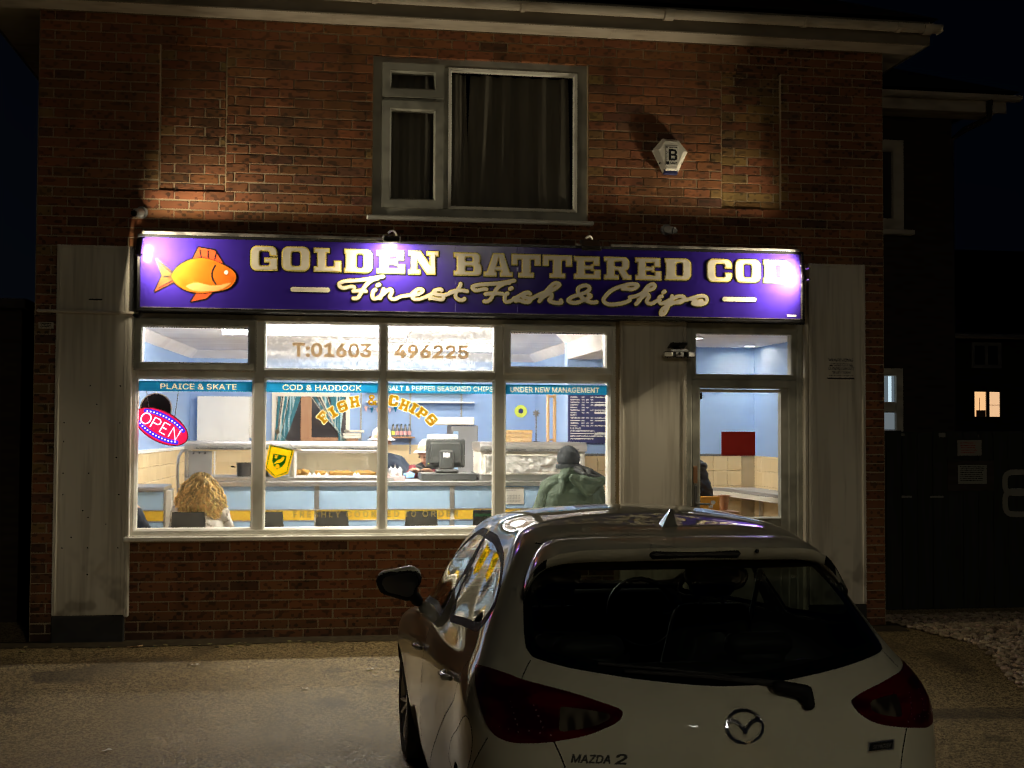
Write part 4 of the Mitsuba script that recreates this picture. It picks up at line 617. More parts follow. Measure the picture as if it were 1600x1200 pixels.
t = thing("ticket_spike", "thin metal stand with a round head on the right range", "stand"); put(t, "rod", cyl((4.20, y0 + .3, 1.506), (4.20, y0 + .3, 1.76), .006), "m_darksteel", 40); put(t, "head", flesh([((4.20 + .03 * math.cos(a), y0 + .3, 1.78 + .03 * math.sin(a)), .006, (4.20, y0 + .3, 1.78), .009) for a in np.arange(0, 6.2, .9)], .008, 2), "m_darksteel", True); put(t, "foot", cyl((4.20, y0 + .3, 1.506), (4.20, y0 + .3, 1.512), .035), "m_darksteel", 40)
t = thing("wooden_frame", "tall narrow pale wooden frame standing on the right range", "frame"); put(t, "post", cbox(4.29, 4.312, y0 + .2, y0 + .25, 1.507, 1.96, .003), "m_palewood"); put(t, "post", cbox(4.352, 4.378, y0 + .2, y0 + .25, 1.507, 1.98, .003), "m_palewood"); put(t, "cross_bar", [cbox(4.312, 4.352, y0 + .205, y0 + .245, 1.93, 1.95, .003), cbox(4.312, 4.352, y0 + .205, y0 + .245, 1.52, 1.535, .003)], "m_palewood")
m = thing("menu_board", "navy menu board with rows of white print on the wall beside the right range", "menu"); put(m, "board", cbox(4.605, 5.6, 2.478, 2.498, 1.485, 2.02, .003), "m_navy"); L = []
r = np.random.default_rng(2); ym = 2.477
for k in range(17):
    z = 1.945 - .026 * k
    if k in (7, 12): continue
    L.append(box(4.625, 4.625 + (.06 + .05 * r.random() if k < 12 else .20 + .05 * r.random()), ym - .0012, ym, z, z + .010))
    if k < 12:
        for q, x in enumerate((4.74, 4.785, 4.83)):
            if r.random() < .75: L.append(box(x, x + .03, ym - .0012, ym, z, z + .010))
    if k % 3 != 1: L.append(box(4.875, 4.875 + .11 + .03 * r.random(), ym - .0012, ym, z, z + .010))
    if k in (3, 6, 14): L.append(box(4.872, 5.02, ym - .001, ym, z - .006, z + .016))
L += [words("CHIPS", 4.622, 4.69, 1.759, 1.778, ym), words("Kids Meals", 4.622, 4.735, 1.628, 1.650, ym)]
put(m, "print", L, "m_white")
t = thing("notice_poster", "white poster with a grid of small dark figures on the counter front", "poster"); put(t, "sheet", cbox(3.80, 4.03, Yc - .006, Yc - .003, .93, 1.09, .001), "m_paper"); put(t, "print", [box(3.815 + .027 * i, 3.815 + .027 * i + .012 + .006 * r.random(), Yc - .0075, Yc - .006, .955 + .024 * jj, .955 + .024 * jj + .014) for i in range(7) for jj in range(3)] + [box(3.81, 4.02, Yc - .0075, Yc - .006, 1.072, 1.080), box(3.81, 3.95, Yc - .0075, Yc - .006, 1.055, 1.06)], "m_plasticgrey")
t = thing("chalk_board", "dark board with a green strip low on the counter beside the poster", "board"); put(t, "board", cbox(3.48, 3.74, 1.1, 1.12, .45, .915, .004), "m_black"); put(t, "strip", box(3.49, 3.73, 1.097, 1.0985, .86, .885), "m_green"); put(t, "foot", [box(3.5, 3.53, 1.0, 1.3, 0, .45), box(3.69, 3.72, 1.0, 1.3, 0, .45)], "m_black")
# window hangings
t = thing("open_sign", "oval red and blue lit OPEN sign hanging tilted in the left window pane", "sign"); ox, oz, oa, oy = .925, 1.635, -.50, .125
ell = affinity.rotate(affinity.scale(Point(0, 0).buffer(1, 24), .215, .112), math.degrees(oa), origin=(0, 0)); put(t, "back_plate", onwall(extrude(ell.buffer(.008), .012), oy + .016, ox, oz), "m_black")
v, f = onwall(extrude(ell, .002), oy + .003, ox, oz); light(t, "lit_face", (v, f), (1.25, .010, .10), "m_red", weight=2); put(t, "rim", tube(np.array([(ox + x, oy, oz + z) for x, z in ell.buffer(.004).exterior.coords]), .0035, 6, False), "m_red")
def rot(x, z): return ox + x * math.cos(oa) - z * math.sin(oa), oz + x * math.sin(oa) + z * math.cos(oa)
q = np.linspace(0, 6.283, 17); GL = {"O": [[(-.130 + .036 * math.cos(a), .042 * math.sin(a)) for a in q]], "P": [[(-.072, -.042), (-.072, .042), (-.03, .042), (-.018, .028), (-.018, .012), (-.03, .0), (-.072, .0)]], "E": [[(.055, .042), (.008, .042), (.008, -.042), (.055, -.042)], [(.008, 0), (.045, 0)]], "N": [[(.085, -.042), (.085, .042), (.145, -.042), (.145, .042)]]}
light(t, "open_lettering", join([tube([(rot(x, z)[0], oy - .004, rot(x, z)[1]) for x, z in s_], .0052, 6) for g_ in GL.values() for s_ in g_]), (13.0, 2.0, 2.6), "m_red")
light(t, "blue_leds", join([blob((rot(x, z)[0], oy - .003, rot(x, z)[1]), .0062, 1) for sgn in (1, -1) for x, z in [(xx, sgn * .082 * math.sqrt(1 - (xx / .205) ** 2) - sgn * .002) for xx in np.linspace(-.15, .15, 13)]]), (1.6, 1.6, 9.0), "m_navy")
light(t, "blue_glow", onwall(extrude(unary_union([LineString([rot(x, s_ * .082 * math.sqrt(1 - (x / .205) ** 2)) for x in np.linspace(-.16, .16, 12)]).buffer(.017) for s_ in (1, -1)]), .001), oy + .0005), (.07, .03, .95), "m_navy"); put(t, "chain", [tube([(.80, oy, 1.98), (.84, oy, 1.735)], .0025, 5), tube([(1.06, oy, 1.98), (1.02, oy, 1.66)], .0025, 5)], "m_darksteel")
t = thing("round_sign_back", "round dark disc with a white rim hanging behind the OPEN sign", "disc"); put(t, "disc", cyl((.875, .20, 1.775), (.875, .215, 1.775), .112, n=40), "m_black", 40); put(t, "rim", tube([(.875 + .116 * math.cos(a), .205, 1.775 + .116 * math.sin(a)) for a in np.linspace(0, 6.2832, 41)], .007, 6, False), "m_white", True); put(t, "cord", tube([(.875, .205, 1.89), (.86, .205, 2.05)], .003, 5), "m_white")
t = thing("pennant", "yellow and green football pennant with bird crest hanging in the second pane", "pennant"); pa = -.21; px, pz, py = 1.845, 1.475, .12
def prot(x, z): return px + x * math.cos(pa) - z * math.sin(pa), pz + x * math.sin(pa) + z * math.cos(pa)
def pshape(pts): return Polygon([prot(*p) for p in pts])
cl = [(-.098, 0), (.098, 0), (.092, -.19), (.0, -.245), (-.092, -.19)]; put(t, "cloth", flat(pshape(cl), py), "m_flagyellow"); ed = pshape([(x * .86, z * .93 - .004) for x, z in cl]); put(t, "green_line", flat(ed.exterior.buffer(.003), py - .002), "m_flaggreen")
sh = pshape([(-.052, -.058), (.052, -.058), (.05, -.115), (.03, -.15), (0, -.175), (-.03, -.15), (-.05, -.115)]); k = None
bird = unary_union([pshape([(-.03, -.125), (-.012, -.128), (.018, -.118), (.036, -.095), (.038, -.072), (.028, -.066), (.016, -.074), (.012, -.088), (-.008, -.10)]), pshape([(.034, -.07), (.046, -.074), (.034, -.08)]), pshape([(-.008, -.105), (-.036, -.137), (-.024, -.138), (.004, -.118)])])
cst = (unary_union([pshape([(-.042, -.064), (-.012, -.064), (-.012, -.072), (-.042, -.072)]), pshape([(-.038, -.078), (-.016, -.078), (-.016, -.092), (-.038, -.092)])]))
put(t, "crest", flat(sh.difference(bird).difference(Point(*prot(0, -.15)).buffer(.017)).difference(cst), py - .002), "m_flaggreen")
put(t, "rod", tube([(prot(-.118, .003)[0], py, prot(-.118, .003)[1]), (prot(.118, .003)[0], py, prot(.118, .003)[1])], .005), "m_offwhite"); put(t, "cord", tube([(prot(-.10, .003)[0], py, prot(-.10, .003)[1]), (1.815, py - .01, 1.60), (prot(.10, .003)[0], py, prot(.10, .003)[1])], .003, 5), "m_white"); put(t, "suction_hook", [cyl((1.812, .032, 1.60), (1.812, .05, 1.60), .018), cyl((1.812, .05, 1.60), (1.812, py, 1.60), .006)], "m_offwhite", 40)
# corner shelf and things behind the door
t = thing("corner_shelf", "grey topped shelf in the tiled corner behind the shop door", "shelf"); sp = Polygon([(6.10, 2.48), (6.54, 2.48), (6.54, .80), (6.24, .80), (6.17, 2.22)]); v, f = extrude(sp, .03); put(t, "top", (v + [0, 0, 1.015], f), "m_plasticgrey"); v, f = extrude(sp.buffer(.008, join_style=2), .045); put(t, "edge", (v + [0, 0, .968], f), "m_offwhite"); put(t, "bracket", [box(6.5, 6.53, 1.2, 1.23, .7, .967), box(6.5, 6.53, 2.2, 2.23, .7, .967)], "m_steel")
t = thing("menu_box", "orange leaflet box with a white figure behind the door handle", "box"); put(t, "box", cbox(5.33, 5.52, .47, .53, .935, 1.06, .003), "m_orangebox"); put(t, "figure", [blob((5.46, .469, 1.01), np.array([.022, .001, .018]), 2), box(5.42, 5.46, .4685, .47, .96, .99)], "m_white")
t = thing("wire_basket", "small brown basket beside the orange leaflet box", "basket"); put(t, "rim", tube([(5.60 + .05 * math.cos(a), .6 + .05 * math.sin(a), 1.06) for a in np.linspace(0, 6.2832, 25)], .006, 6, False), "m_wood"); put(t, "side", lathe([(.03, 0), (.048, .12)], (5.60, .6, .937), 16), "m_wood", 40)
t = thing("ledge", "narrow wooden ledge under the orange leaflet box", "ledge"); put(t, "top", cbox(5.10, 5.68, .42, .72, .905, .933, .004), "m_wood"); put(t, "leg", [box(5.12, 5.15, .45, .70, 0, .905), box(5.63, 5.66, .45, .70, 0, .905)], "m_wood")
# chairs along the window
def chair(x, y, label, tilt=0):
    t = thing("cafe_chair", label, "chair", "dark chairs backing on to the shop window")
    def bk(u, v):
        xx = (u - .5) * (.30 - .05 * v); return np.stack([x + xx, y - .03 * v - .02 * np.cos((u - .5) * 2.6) + .012, .62 + .335 * v], -1)
    v1, f1 = wallgrid(bk, 14); v2 = v1 + [0, .014, 0]; put(t, "backrest", join([(v1, f1), (v2, f1[:, ::-1])]), "m_chairgrey", True); put(t, "seat", cbox(x - .20, x + .20, y - .0, y + .40, .44, .465, .012), "m_chairgrey")
    for sx in (-1, 1):
        put(t, "leg", tube([(x + sx * .19, y - .02, .0), (x + sx * .17, y, .44), (x + sx * .12, y - .01, .72)], .011), "m_darksteel", 40); put(t, "leg", tube([(x + sx * .19, y + .38, .0), (x + sx * .17, y + .36, .44)], .011), "m_darksteel", 40)
    return t
for x, lab in ((1.11, "dark grey chair under the blonde woman by the left pane"), (1.725, "dark grey chair behind the first window mullion"), (2.245, "dark grey chair below FRESHLY in the second pane"), (2.97, "dark grey chair below TO ORDER in the third pane")): chair(x, .45, lab)

# ------------------------------------------------------------------ people
def hand(w, d, s=1.0, side=1):
    """bones of a slightly curled hand at wrist w pointing along d"""
    d = np.asarray(d, float); d /= np.linalg.norm(d); a = np.cross(d, [0, 0, 1]); a /= np.linalg.norm(a) + 1e-9; n = np.cross(a, d); w = np.asarray(w, float); B_ = [(w, .026, w + d * .075, .024)]
    B_ += [(w + d * .03 + a * .022, .018, w + d * .085 + a * .03, .011), (w + d * .03 - a * .022, .018, w + d * .085 - a * .03, .011)]
    for k, (o, ln) in enumerate(((-.032, .06), (-.011, .075), (.011, .07), (.03, .052))):
        k0 = w + d * .082 + a * o; k1 = k0 + d * ln * .55 - n * .012; k2 = k1 + d * ln * .35 - n * .028; B_ += [(k0, .0095, k1, .0088), (k1, .0088, k2, .0075)]
    t0 = w + d * .02 + a * .03 * side; t1 = t0 + d * .035 + a * .028 * side; t2 = t1 + d * .028 - n * .01; return B_ + [(t0, .013, t1, .0105), (t1, .0105, t2, .008)]
def person(label, at, rz, J, skin="m_skin", fine=.03):
    """J: joints in the person's own axes (x right, y forward, z up). Returns the key and a function to the room."""
    t = thing("person", label, "person"); c, s = math.cos(rz), math.sin(rz)
    def W_(p): p = np.asarray(p, float); return np.stack([at[0] + p[..., 0] * c - p[..., 1] * s, at[1] + p[..., 0] * s + p[..., 1] * c, at[2] + p[..., 2]], -1)
    hd = np.array(J["head"]); fw_ = np.array(J.get("look", (0, 1, 0)), float); fw_ /= np.linalg.norm(fw_); sd = np.cross(fw_, [0, 0, 1]); sd /= np.linalg.norm(sd); up = np.cross(sd, fw_)
    b = [(hd + up * .03, .088, hd + up * .03 - fw_ * .012, .09), (hd + up * .02, .082, hd - up * .085 + fw_ * .045, .040), (hd - up * .06, .055, J["neck"], .058), (hd - up * .02 + fw_ * .085, .012, hd - up * .035 + fw_ * .098, .012)]
    b += [(hd + sd * .078 - up * .01, .02, hd + sd * .084 - up * .02, .016), (hd - sd * .078 - up * .01, .02, hd - sd * .084 - up * .02, .016)]
    nk, ch, pv = (np.array(J[k], float) for k in ("neck", "chest", "pelvis")); b += [(nk, .06, ch, .13), (ch + [.05, 0, 0], .12, pv + [.04, 0, 0], .125), (ch - [.05, 0, 0], .12, pv - [.04, 0, 0], .125)]
    for sgn, q in ((-1, "L"), (1, "R")):
        sh, el, ha, hp, kn, ft = (np.array(J[k + q], float) for k in ("sh", "el", "ha", "hip", "kn", "ft")); b += [(nk - [0, 0, .05], .06, sh, .06), (sh, .058, el, .042), (el, .042, ha, .028), (hp, .085, kn, .058), (kn, .056, ft, .04), (ft, .04, ft + [0, .14, -.02], .032)] + hand(ha, ha - el, side=-sgn)
    v, f = flesh(b, fine, 6); put(t, "body", (W_(v), f), skin, True)
    put(t, "eyes", join([blob(W_(hd + sd * o + fw_ * .082 + up * .005), .009, 1) for o in (-.032, .032)]), "m_black", True); put(t, "mouth", tube(W_(np.array([hd - up * .062 + fw_ * .082 + sd * o for o in (-.02, 0, .02)])), .004, 5), "m_red")
    return t, W_
def garment(t, W_, base, bones, mat, puff=0.0, edge=.03, bands=0.0, seed=0, it=8):
    v, f = flesh(bones, edge, it); n = trimesh.Trimesh(v, f, process=False).vertex_normals
    if puff: v = v + n * (puff * (meshkit.fbm(v * 9 + seed, 3)[:, None] - .5))
    if bands: v = v + n * (bands * np.abs(np.sin(v[:, 2:3] * 42)))
    return put(t, base, (W_(v), f), mat, True)
A = np.array
# blonde woman seated with her back to the window
J = dict(head=(0.0, .03, 1.135), look=(0, 1, -.1), neck=(0, 0, 1.0), chest=(0, -.01, .82), pelvis=(0, 0, .56), shL=(-.165, 0, .945), shR=(.165, 0, .93), elL=(-.22, .10, .68), elR=(.24, .08, .68), haL=(-.12, .30, .66), haR=(.12, .30, .66), hipL=(-.09, .02, .54), hipR=(.09, .02, .54), knL=(-.12, .42, .53), knR=(.12, .42, .53), ftL=(-.12, .42, .06), ftR=(.12, .42, .06))
t, W_ = person("woman with long wavy blonde hair and patterned white blouse seated by the left pane", (1.19, .62, 0), 0, J)
garment(t, W_, "blouse", [((0, -.02, .98), .075, (0, -.03, .80), .16), ((.06, -.02, .80), .145, (.06, 0, .58), .15), ((-.06, -.02, .80), .145, (-.06, 0, .58), .15), ((0, 0, .97), .07, (.165, 0, .925), .075), ((0, 0, .97), .07, (-.165, 0, .94), .075), ((.165, 0, .925), .073, (.25, .07, .67), .06), ((-.165, 0, .94), .073, (-.22, .10, .68), .06), ((.25, .07, .67), .055, (.13, .28, .66), .045), ((-.22, .10, .68), .055, (-.13, .28, .66), .045)], "m_blouse", puff=.03)
garment(t, W_, "trousers", [((.09, .02, .54), .10, (.12, .42, .53), .075), ((-.09, .02, .54), .10, (-.12, .42, .53), .075), ((.12, .42, .53), .07, (.12, .42, .08), .055), ((-.12, .42, .53), .07, (-.12, .42, .08), .055)], "m_staffnavy")
r = np.random.default_rng(21); V, F, Cc, n = [], [], [], 0
for k in range(950):
    az = r.uniform(0, 2 * math.pi); el = math.acos(r.uniform(.0, 1)); rr = .098
    p0 = A([rr * math.sin(el) * math.cos(az), .02 + rr * math.sin(el) * math.sin(az) * 1.05, 1.165 + rr * math.cos(el)])
    if p0[1] > .085 and p0[2] < 1.2: continue
    ln = r.uniform(.20, .31) + .04 * (p0[2] - 1.1); ph, am = r.uniform(0, 6.28), r.uniform(.007, .015); pts = []
    o = A([math.cos(az), math.sin(az), 0])
    for s_ in np.linspace(0, 1, 12):
        wd = .082 + .085 * s_ ** .9 + .016 * r.random(); z = p0[2] - ln * s_ ** 1.15 + .02 * math.sin(s_ * 3.1) * (1 - el / 1.6); out = max(np.hypot(*p0[:2]), 0) + (wd - np.hypot(*p0[:2])) * min(1, s_ * 1.8)
        x = o[0] * out * (1 + .12 * s_); y = .01 + o[1] * out * .85; pts.append((x + am * (.5 + 1.3 * s_) * math.sin(ph + s_ * 17), y + am * math.cos(ph + s_ * 15), z))
    v, f = tube(pts, np.r_[.004, np.full(10, .0052), .0015] * r.uniform(.7, 1.3), 6); c = A([.62, .42, .16]) * r.uniform(.38, 1.45) + A([.03, .03, .01]); V.append(v); F.append(f + n); g_ = np.clip(np.arange(len(v)) // 6 / 11., 0, 1)[:, None]; Cc.append(c * (.55 + .95 * g_ ** .8) * A([1, 1.02, 1.12]) ** (g_ * 2)); n += len(v)
sc_v, sc_f = blob((0, .012, 1.16), A([.094, .096, .094]), 3); keep = ~((sc_v[sc_f].mean(1)[:, 1] > .07) & (sc_v[sc_f].mean(1)[:, 2] < 1.2)); V.append(sc_v); F.append(sc_f[keep] + n); Cc.append(np.repeat([[.34, .21, .075]], len(sc_v), 0))
put(t, "hair", (W_(np.vstack(V)), np.vstack(F)), "m_vcol", True, np.vstack(Cc))
# customer in the green coat
J = dict(head=(-.02, .05, 1.34), look=(0, 1, -.15), neck=(0, .01, 1.20), chest=(0, 0, 1.0), pelvis=(0, 0, .72), shL=(-.19, 0, 1.13), shR=(.19, 0, 1.12), elL=(-.27, .06, .86), elR=(.27, .04, .85), haL=(-.16, .28, .86), haR=(.16, .28, .86), hipL=(-.09, 0, .70), hipR=(.09, 0, .70), knL=(-.1, .02, .40), knR=(.1, .02, .40), ftL=(-.1, 0, .05), ftR=(.1, 0, .05))
t, W_ = person("customer in dark green hooded coat and grey knitted hat, seen from behind", (4.31, .86, 0), .06, J)
garment(t, W_, "coat", [((0, 0, 1.20), .085, (0, -.02, 1.0), .185), ((.09, -.02, 1.02), .165, (.10, -.01, .62), .185), ((-.09, -.02, 1.02), .165, (-.10, -.01, .62), .185), ((.03, 0, 1.17), .09, (.19, 0, 1.10), .095), ((-.03, 0, 1.17), .09, (-.19, 0, 1.11), .095), ((.19, 0, 1.10), .092, (.285, .02, .84), .082), ((-.19, 0, 1.11), .092, (-.285, .03, .85), .082), ((.285, .02, .84), .078, (.18, .24, .85), .06), ((-.285, .03, .85), .078, (-.18, .24, .86), .06)], "m_coatgreen", puff=.028, bands=.006)
hb = [((-.02, 0, 1.25), .088, (.10, -.08, 1.23), .055), ((-.02, 0, 1.25), .088, (-.10, -.09, 1.19), .05), ((-.04, -.19, 1.215), .035, (.24, -.17, 1.19), .035), ((-.04, -.19, 1.21), .035, (.07, -.21, 1.115), .055), ((.24, -.17, 1.19), .035, (.12, -.20, 1.12), .05), ((.07, -.21, 1.115), .055, (.12, -.20, 1.12), .05), ((-.10, -.09, 1.19), .04, (-.13, -.17, 1.09), .028), ((.05, -.2, 1.19), .05, (.16, -.19, 1.17), .045)]
garment(t, W_, "hood", hb, "m_coatgreen", puff=.025, edge=.02, seed=3); garment(t, W_, "hood_lining", [((.03, -.06, 1.285), .040, (.12, -.10, 1.27), .030), ((.12, -.10, 1.27), .03, (.24, -.16, 1.215), .016), ((.03, -.06, 1.285), .04, (.06, -.19, 1.245), .018), ((.06, -.19, 1.245), .018, (.22, -.175, 1.215), .014), ((.12, -.10, 1.27), .03, (.10, -.19, 1.24), .018)], "m_hoodlining", puff=.02, edge=.02)
garment(t, W_, "trousers", [((.09, 0, .70), .12, (.1, .02, .4), .08), ((-.09, 0, .70), .12, (-.1, .02, .4), .08), ((.1, .02, .4), .08, (.1, 0, .1), .065), ((-.1, .02, .4), .08, (-.1, 0, .1), .065)], "m_black")
hv, hf = blob((-.02, .035, 1.375), A([.10, .112, .112]), 4); keep = hv[hf].mean(1)[:, 2] > 1.285; put(t, "hat", [(W_(hv + [0, 0, 0] + .006 * (meshkit.fbm(hv * 25)[:, None] - .5)), hf[keep]), (W_(lathe([(.104, 0), (.108, .012), (.109, .03), (.1055, .045)], (-.02, .035, 1.283), 30)[0] * 1.0), lathe([(.104, 0), (.108, .012), (.109, .03), (.1055, .045)], (-.02, .035, 1.283), 30)[1])], "m_hat", True)
def cap(t, W_, hd):
    h = A(hd); v1, f1 = lathe([(0, .165), (.05, .16), (.085, .13), (.098, .075), (.10, .055), (.14, .035), (.142, .03), (.10, .047)], h, 26); put(t, "white_cap", (W_(v1), f1), "m_white", 50)
# staff behind the counter
J = dict(head=(0, .06, 1.50), look=(.25, 1, -.45), neck=(0, .0, 1.35), chest=(0, 0, 1.15), pelvis=(0, 0, .88), shL=(-.18, 0, 1.29), shR=(.18, 0, 1.29), elL=(-.30, .10, 1.12), elR=(.24, .12, 1.08), haL=(-.27, .36, 1.17), haR=(.05, .36, 1.17), hipL=(-.09, 0, .86), hipR=(.09, 0, .86), knL=(-.1, 0, .48), knR=(.1, 0, .48), ftL=(-.1, 0, .05), ftR=(.1, 0, .05))
t, W_ = person("kitchen worker in white cap and dark navy top leaning behind the mullion", (2.765, 2.85, 0), math.pi, J)
garment(t, W_, "top", [((0, 0, 1.34), .07, (0, 0, 1.12), .165), ((0, 0, 1.12), .165, (0, 0, .8), .17), ((0, 0, 1.33), .07, (.18, 0, 1.28), .078), ((0, 0, 1.33), .07, (-.18, 0, 1.28), .078), ((.18, 0, 1.28), .075, (.24, .12, 1.08), .06), ((-.18, 0, 1.28), .075, (-.30, .10, 1.12), .06), ((.24, .12, 1.08), .058, (.06, .34, 1.17), .045), ((-.30, .10, 1.12), .058, (-.275, .33, 1.17), .045)], "m_staffnavy", puff=.025); cap(t, W_, (0, .04, 1.48))
garment(t, W_, "glove", [(a + 0, b_ + .004, c + 0, d + .004) for a, b_, c, d in hand(A([-.27, .36, 1.17]), A([.03, .26, .05]), side=1)], "m_glove", edge=.012, it=3)
J = dict(J); J.update(head=(0, .10, 1.38), look=(.5, .8, -.5), neck=(0, 0, 1.25), chest=(0, -.02, 1.08), shL=(-.17, 0, 1.19), shR=(.17, 0, 1.19), elL=(-.24, .08, 1.02), elR=(.24, .08, 1.02), haL=(-.10, .28, 1.18), haR=(.12, .28, 1.18))
t, W_ = person("kitchen worker in white cap with burgundy sleeve bending beside the till", (3.24, 2.75, 0), math.pi - .3, J)
garment(t, W_, "tabard", [((0, 0, 1.25), .075, (0, -.02, 1.05), .165), ((0, -.02, 1.05), .165, (0, 0, .8), .17), ((0, 0, 1.24), .075, (-.16, 0, 1.18), .075), ((0, 0, 1.24), .075, (.10, 0, 1.2), .075)], "m_blackjacket", puff=.02); cap(t, W_, (0, .08, 1.36))
garment(t, W_, "burgundy_sleeve", [((.16, 0, 1.19), .075, (.25, .08, 1.02), .07), ((.25, .08, 1.02), .068, (.13, .26, 1.17), .05), ((-.16, 0, 1.19), .07, (-.24, .08, 1.02), .065), ((-.24, .08, 1.02), .062, (-.11, .26, 1.17), .05)], "m_burgundy", bands=.012)
# two more customers, mostly hidden
J = dict(head=(0, .03, 1.50), look=(0, 1, 0), neck=(0, 0, 1.36), chest=(0, 0, 1.15), pelvis=(0, 0, .86), shL=(-.19, 0, 1.29), shR=(.19, 0, 1.29), elL=(-.25, .02, 1.02), elR=(.25, .02, 1.02), haL=(-.2, .22, .98), haR=(.2, .22, .98), hipL=(-.09, 0, .85), hipR=(.09, 0, .85), knL=(-.1, 0, .46), knR=(.1, 0, .46), ftL=(-.1, 0, .05), ftR=(.1, 0, .05))
t, W_ = person("person in shiny black padded jacket half hidden by the shop door edge", (5.27, .98, 0), -.1, J)
garment(t, W_, "padded_jacket", [((0, 0, 1.35), .085, (0, 0, 1.12), .18), ((.06, 0, 1.12), .17, (.06, 0, .82), .18), ((-.06, 0, 1.12), .17, (-.06, 0, .82), .18), ((0, 0, 1.34), .08, (.19, 0, 1.27), .095), ((0, 0, 1.34), .08, (-.19, 0, 1.27), .095), ((.19, 0, 1.27), .09, (.265, .02, 1.0), .085), ((-.19, 0, 1.27), .09, (-.265, .02, 1.0), .085), ((.265, .02, 1.0), .08, (.2, .2, .97), .06), ((-.265, .02, 1.0), .08, (-.2, .2, .97), .06)], "m_blackjacket", puff=.03, bands=.016)
garment(t, W_, "trousers", [((.09, 0, .85), .11, (.1, 0, .46), .08), ((-.09, 0, .85), .11, (-.1, 0, .46), .08), ((.1, 0, .46), .08, (.1, 0, .1), .065), ((-.1, 0, .46), .08, (-.1, 0, .1), .065)], "m_black"); hv, hf = blob((0, .0, 1.55), A([.098, .105, .10]), 3); put(t, "hair", (W_(hv), hf[hv[hf].mean(1)[:, 2] > 1.50]), "m_black", True)
J = dict(head=(0, .03, 1.16), look=(0, 1, 0), neck=(0, 0, 1.02), chest=(0, 0, .82), pelvis=(0, 0, .56), shL=(-.17, 0, .95), shR=(.17, 0, .95), elL=(-.22, .08, .72), elR=(.235, .02, .72), haL=(-.12, .28, .68), haR=(.14, .28, .68), hipL=(-.09, .02, .54), hipR=(.09, .02, .54), knL=(-.12, .42, .53), knR=(.12, .42, .53), ftL=(-.12, .42, .06), ftR=(.12, .42, .06))
t, W_ = person("person in dark clothes at the bottom left corner of the window", (.50, .60, 0), 0, J)
garment(t, W_, "jumper", [((0, 0, 1.0), .07, (0, 0, .80), .16), ((0, 0, .80), .16, (0, 0, .56), .16), ((0, 0, .97), .07, (.17, 0, .93), .075), ((0, 0, .97), .07, (-.17, 0, .93), .075), ((.17, 0, .93), .075, (.26, 0, .73), .07), ((-.17, 0, .93), .075, (-.22, .08, .72), .06), ((.26, 0, .73), .066, (.15, .26, .68), .045), ((-.22, .08, .72), .06, (-.12, .26, .68), .045)], "m_staffnavy", puff=.02)
garment(t, W_, "trousers", [((.09, .02, .54), .10, (.12, .42, .53), .075), ((-.09, .02, .54), .10, (-.12, .42, .53), .075), ((.12, .42, .53), .07, (.12, .42, .08), .055), ((-.12, .42, .53), .07, (-.12, .42, .08), .055)], "m_black"); hv, hf = blob((0, .01, 1.21), A([.098, .105, .10]), 3); put(t, "hair", (W_(hv), hf[hv[hf].mean(1)[:, 2] > 1.16]), "m_black", True)
st = thing("stool", "low dark stool under the person in the bottom left window corner", "stool"); put(st, "seat", cbox(.32, .68, .45, .78, .40, .44, .01), "m_chairgrey"); put(st, "leg", [cyl((x, y, 0), (x, y, .4), .015) for x in (.36, .64) for y in (.5, .74)], "m_darksteel")

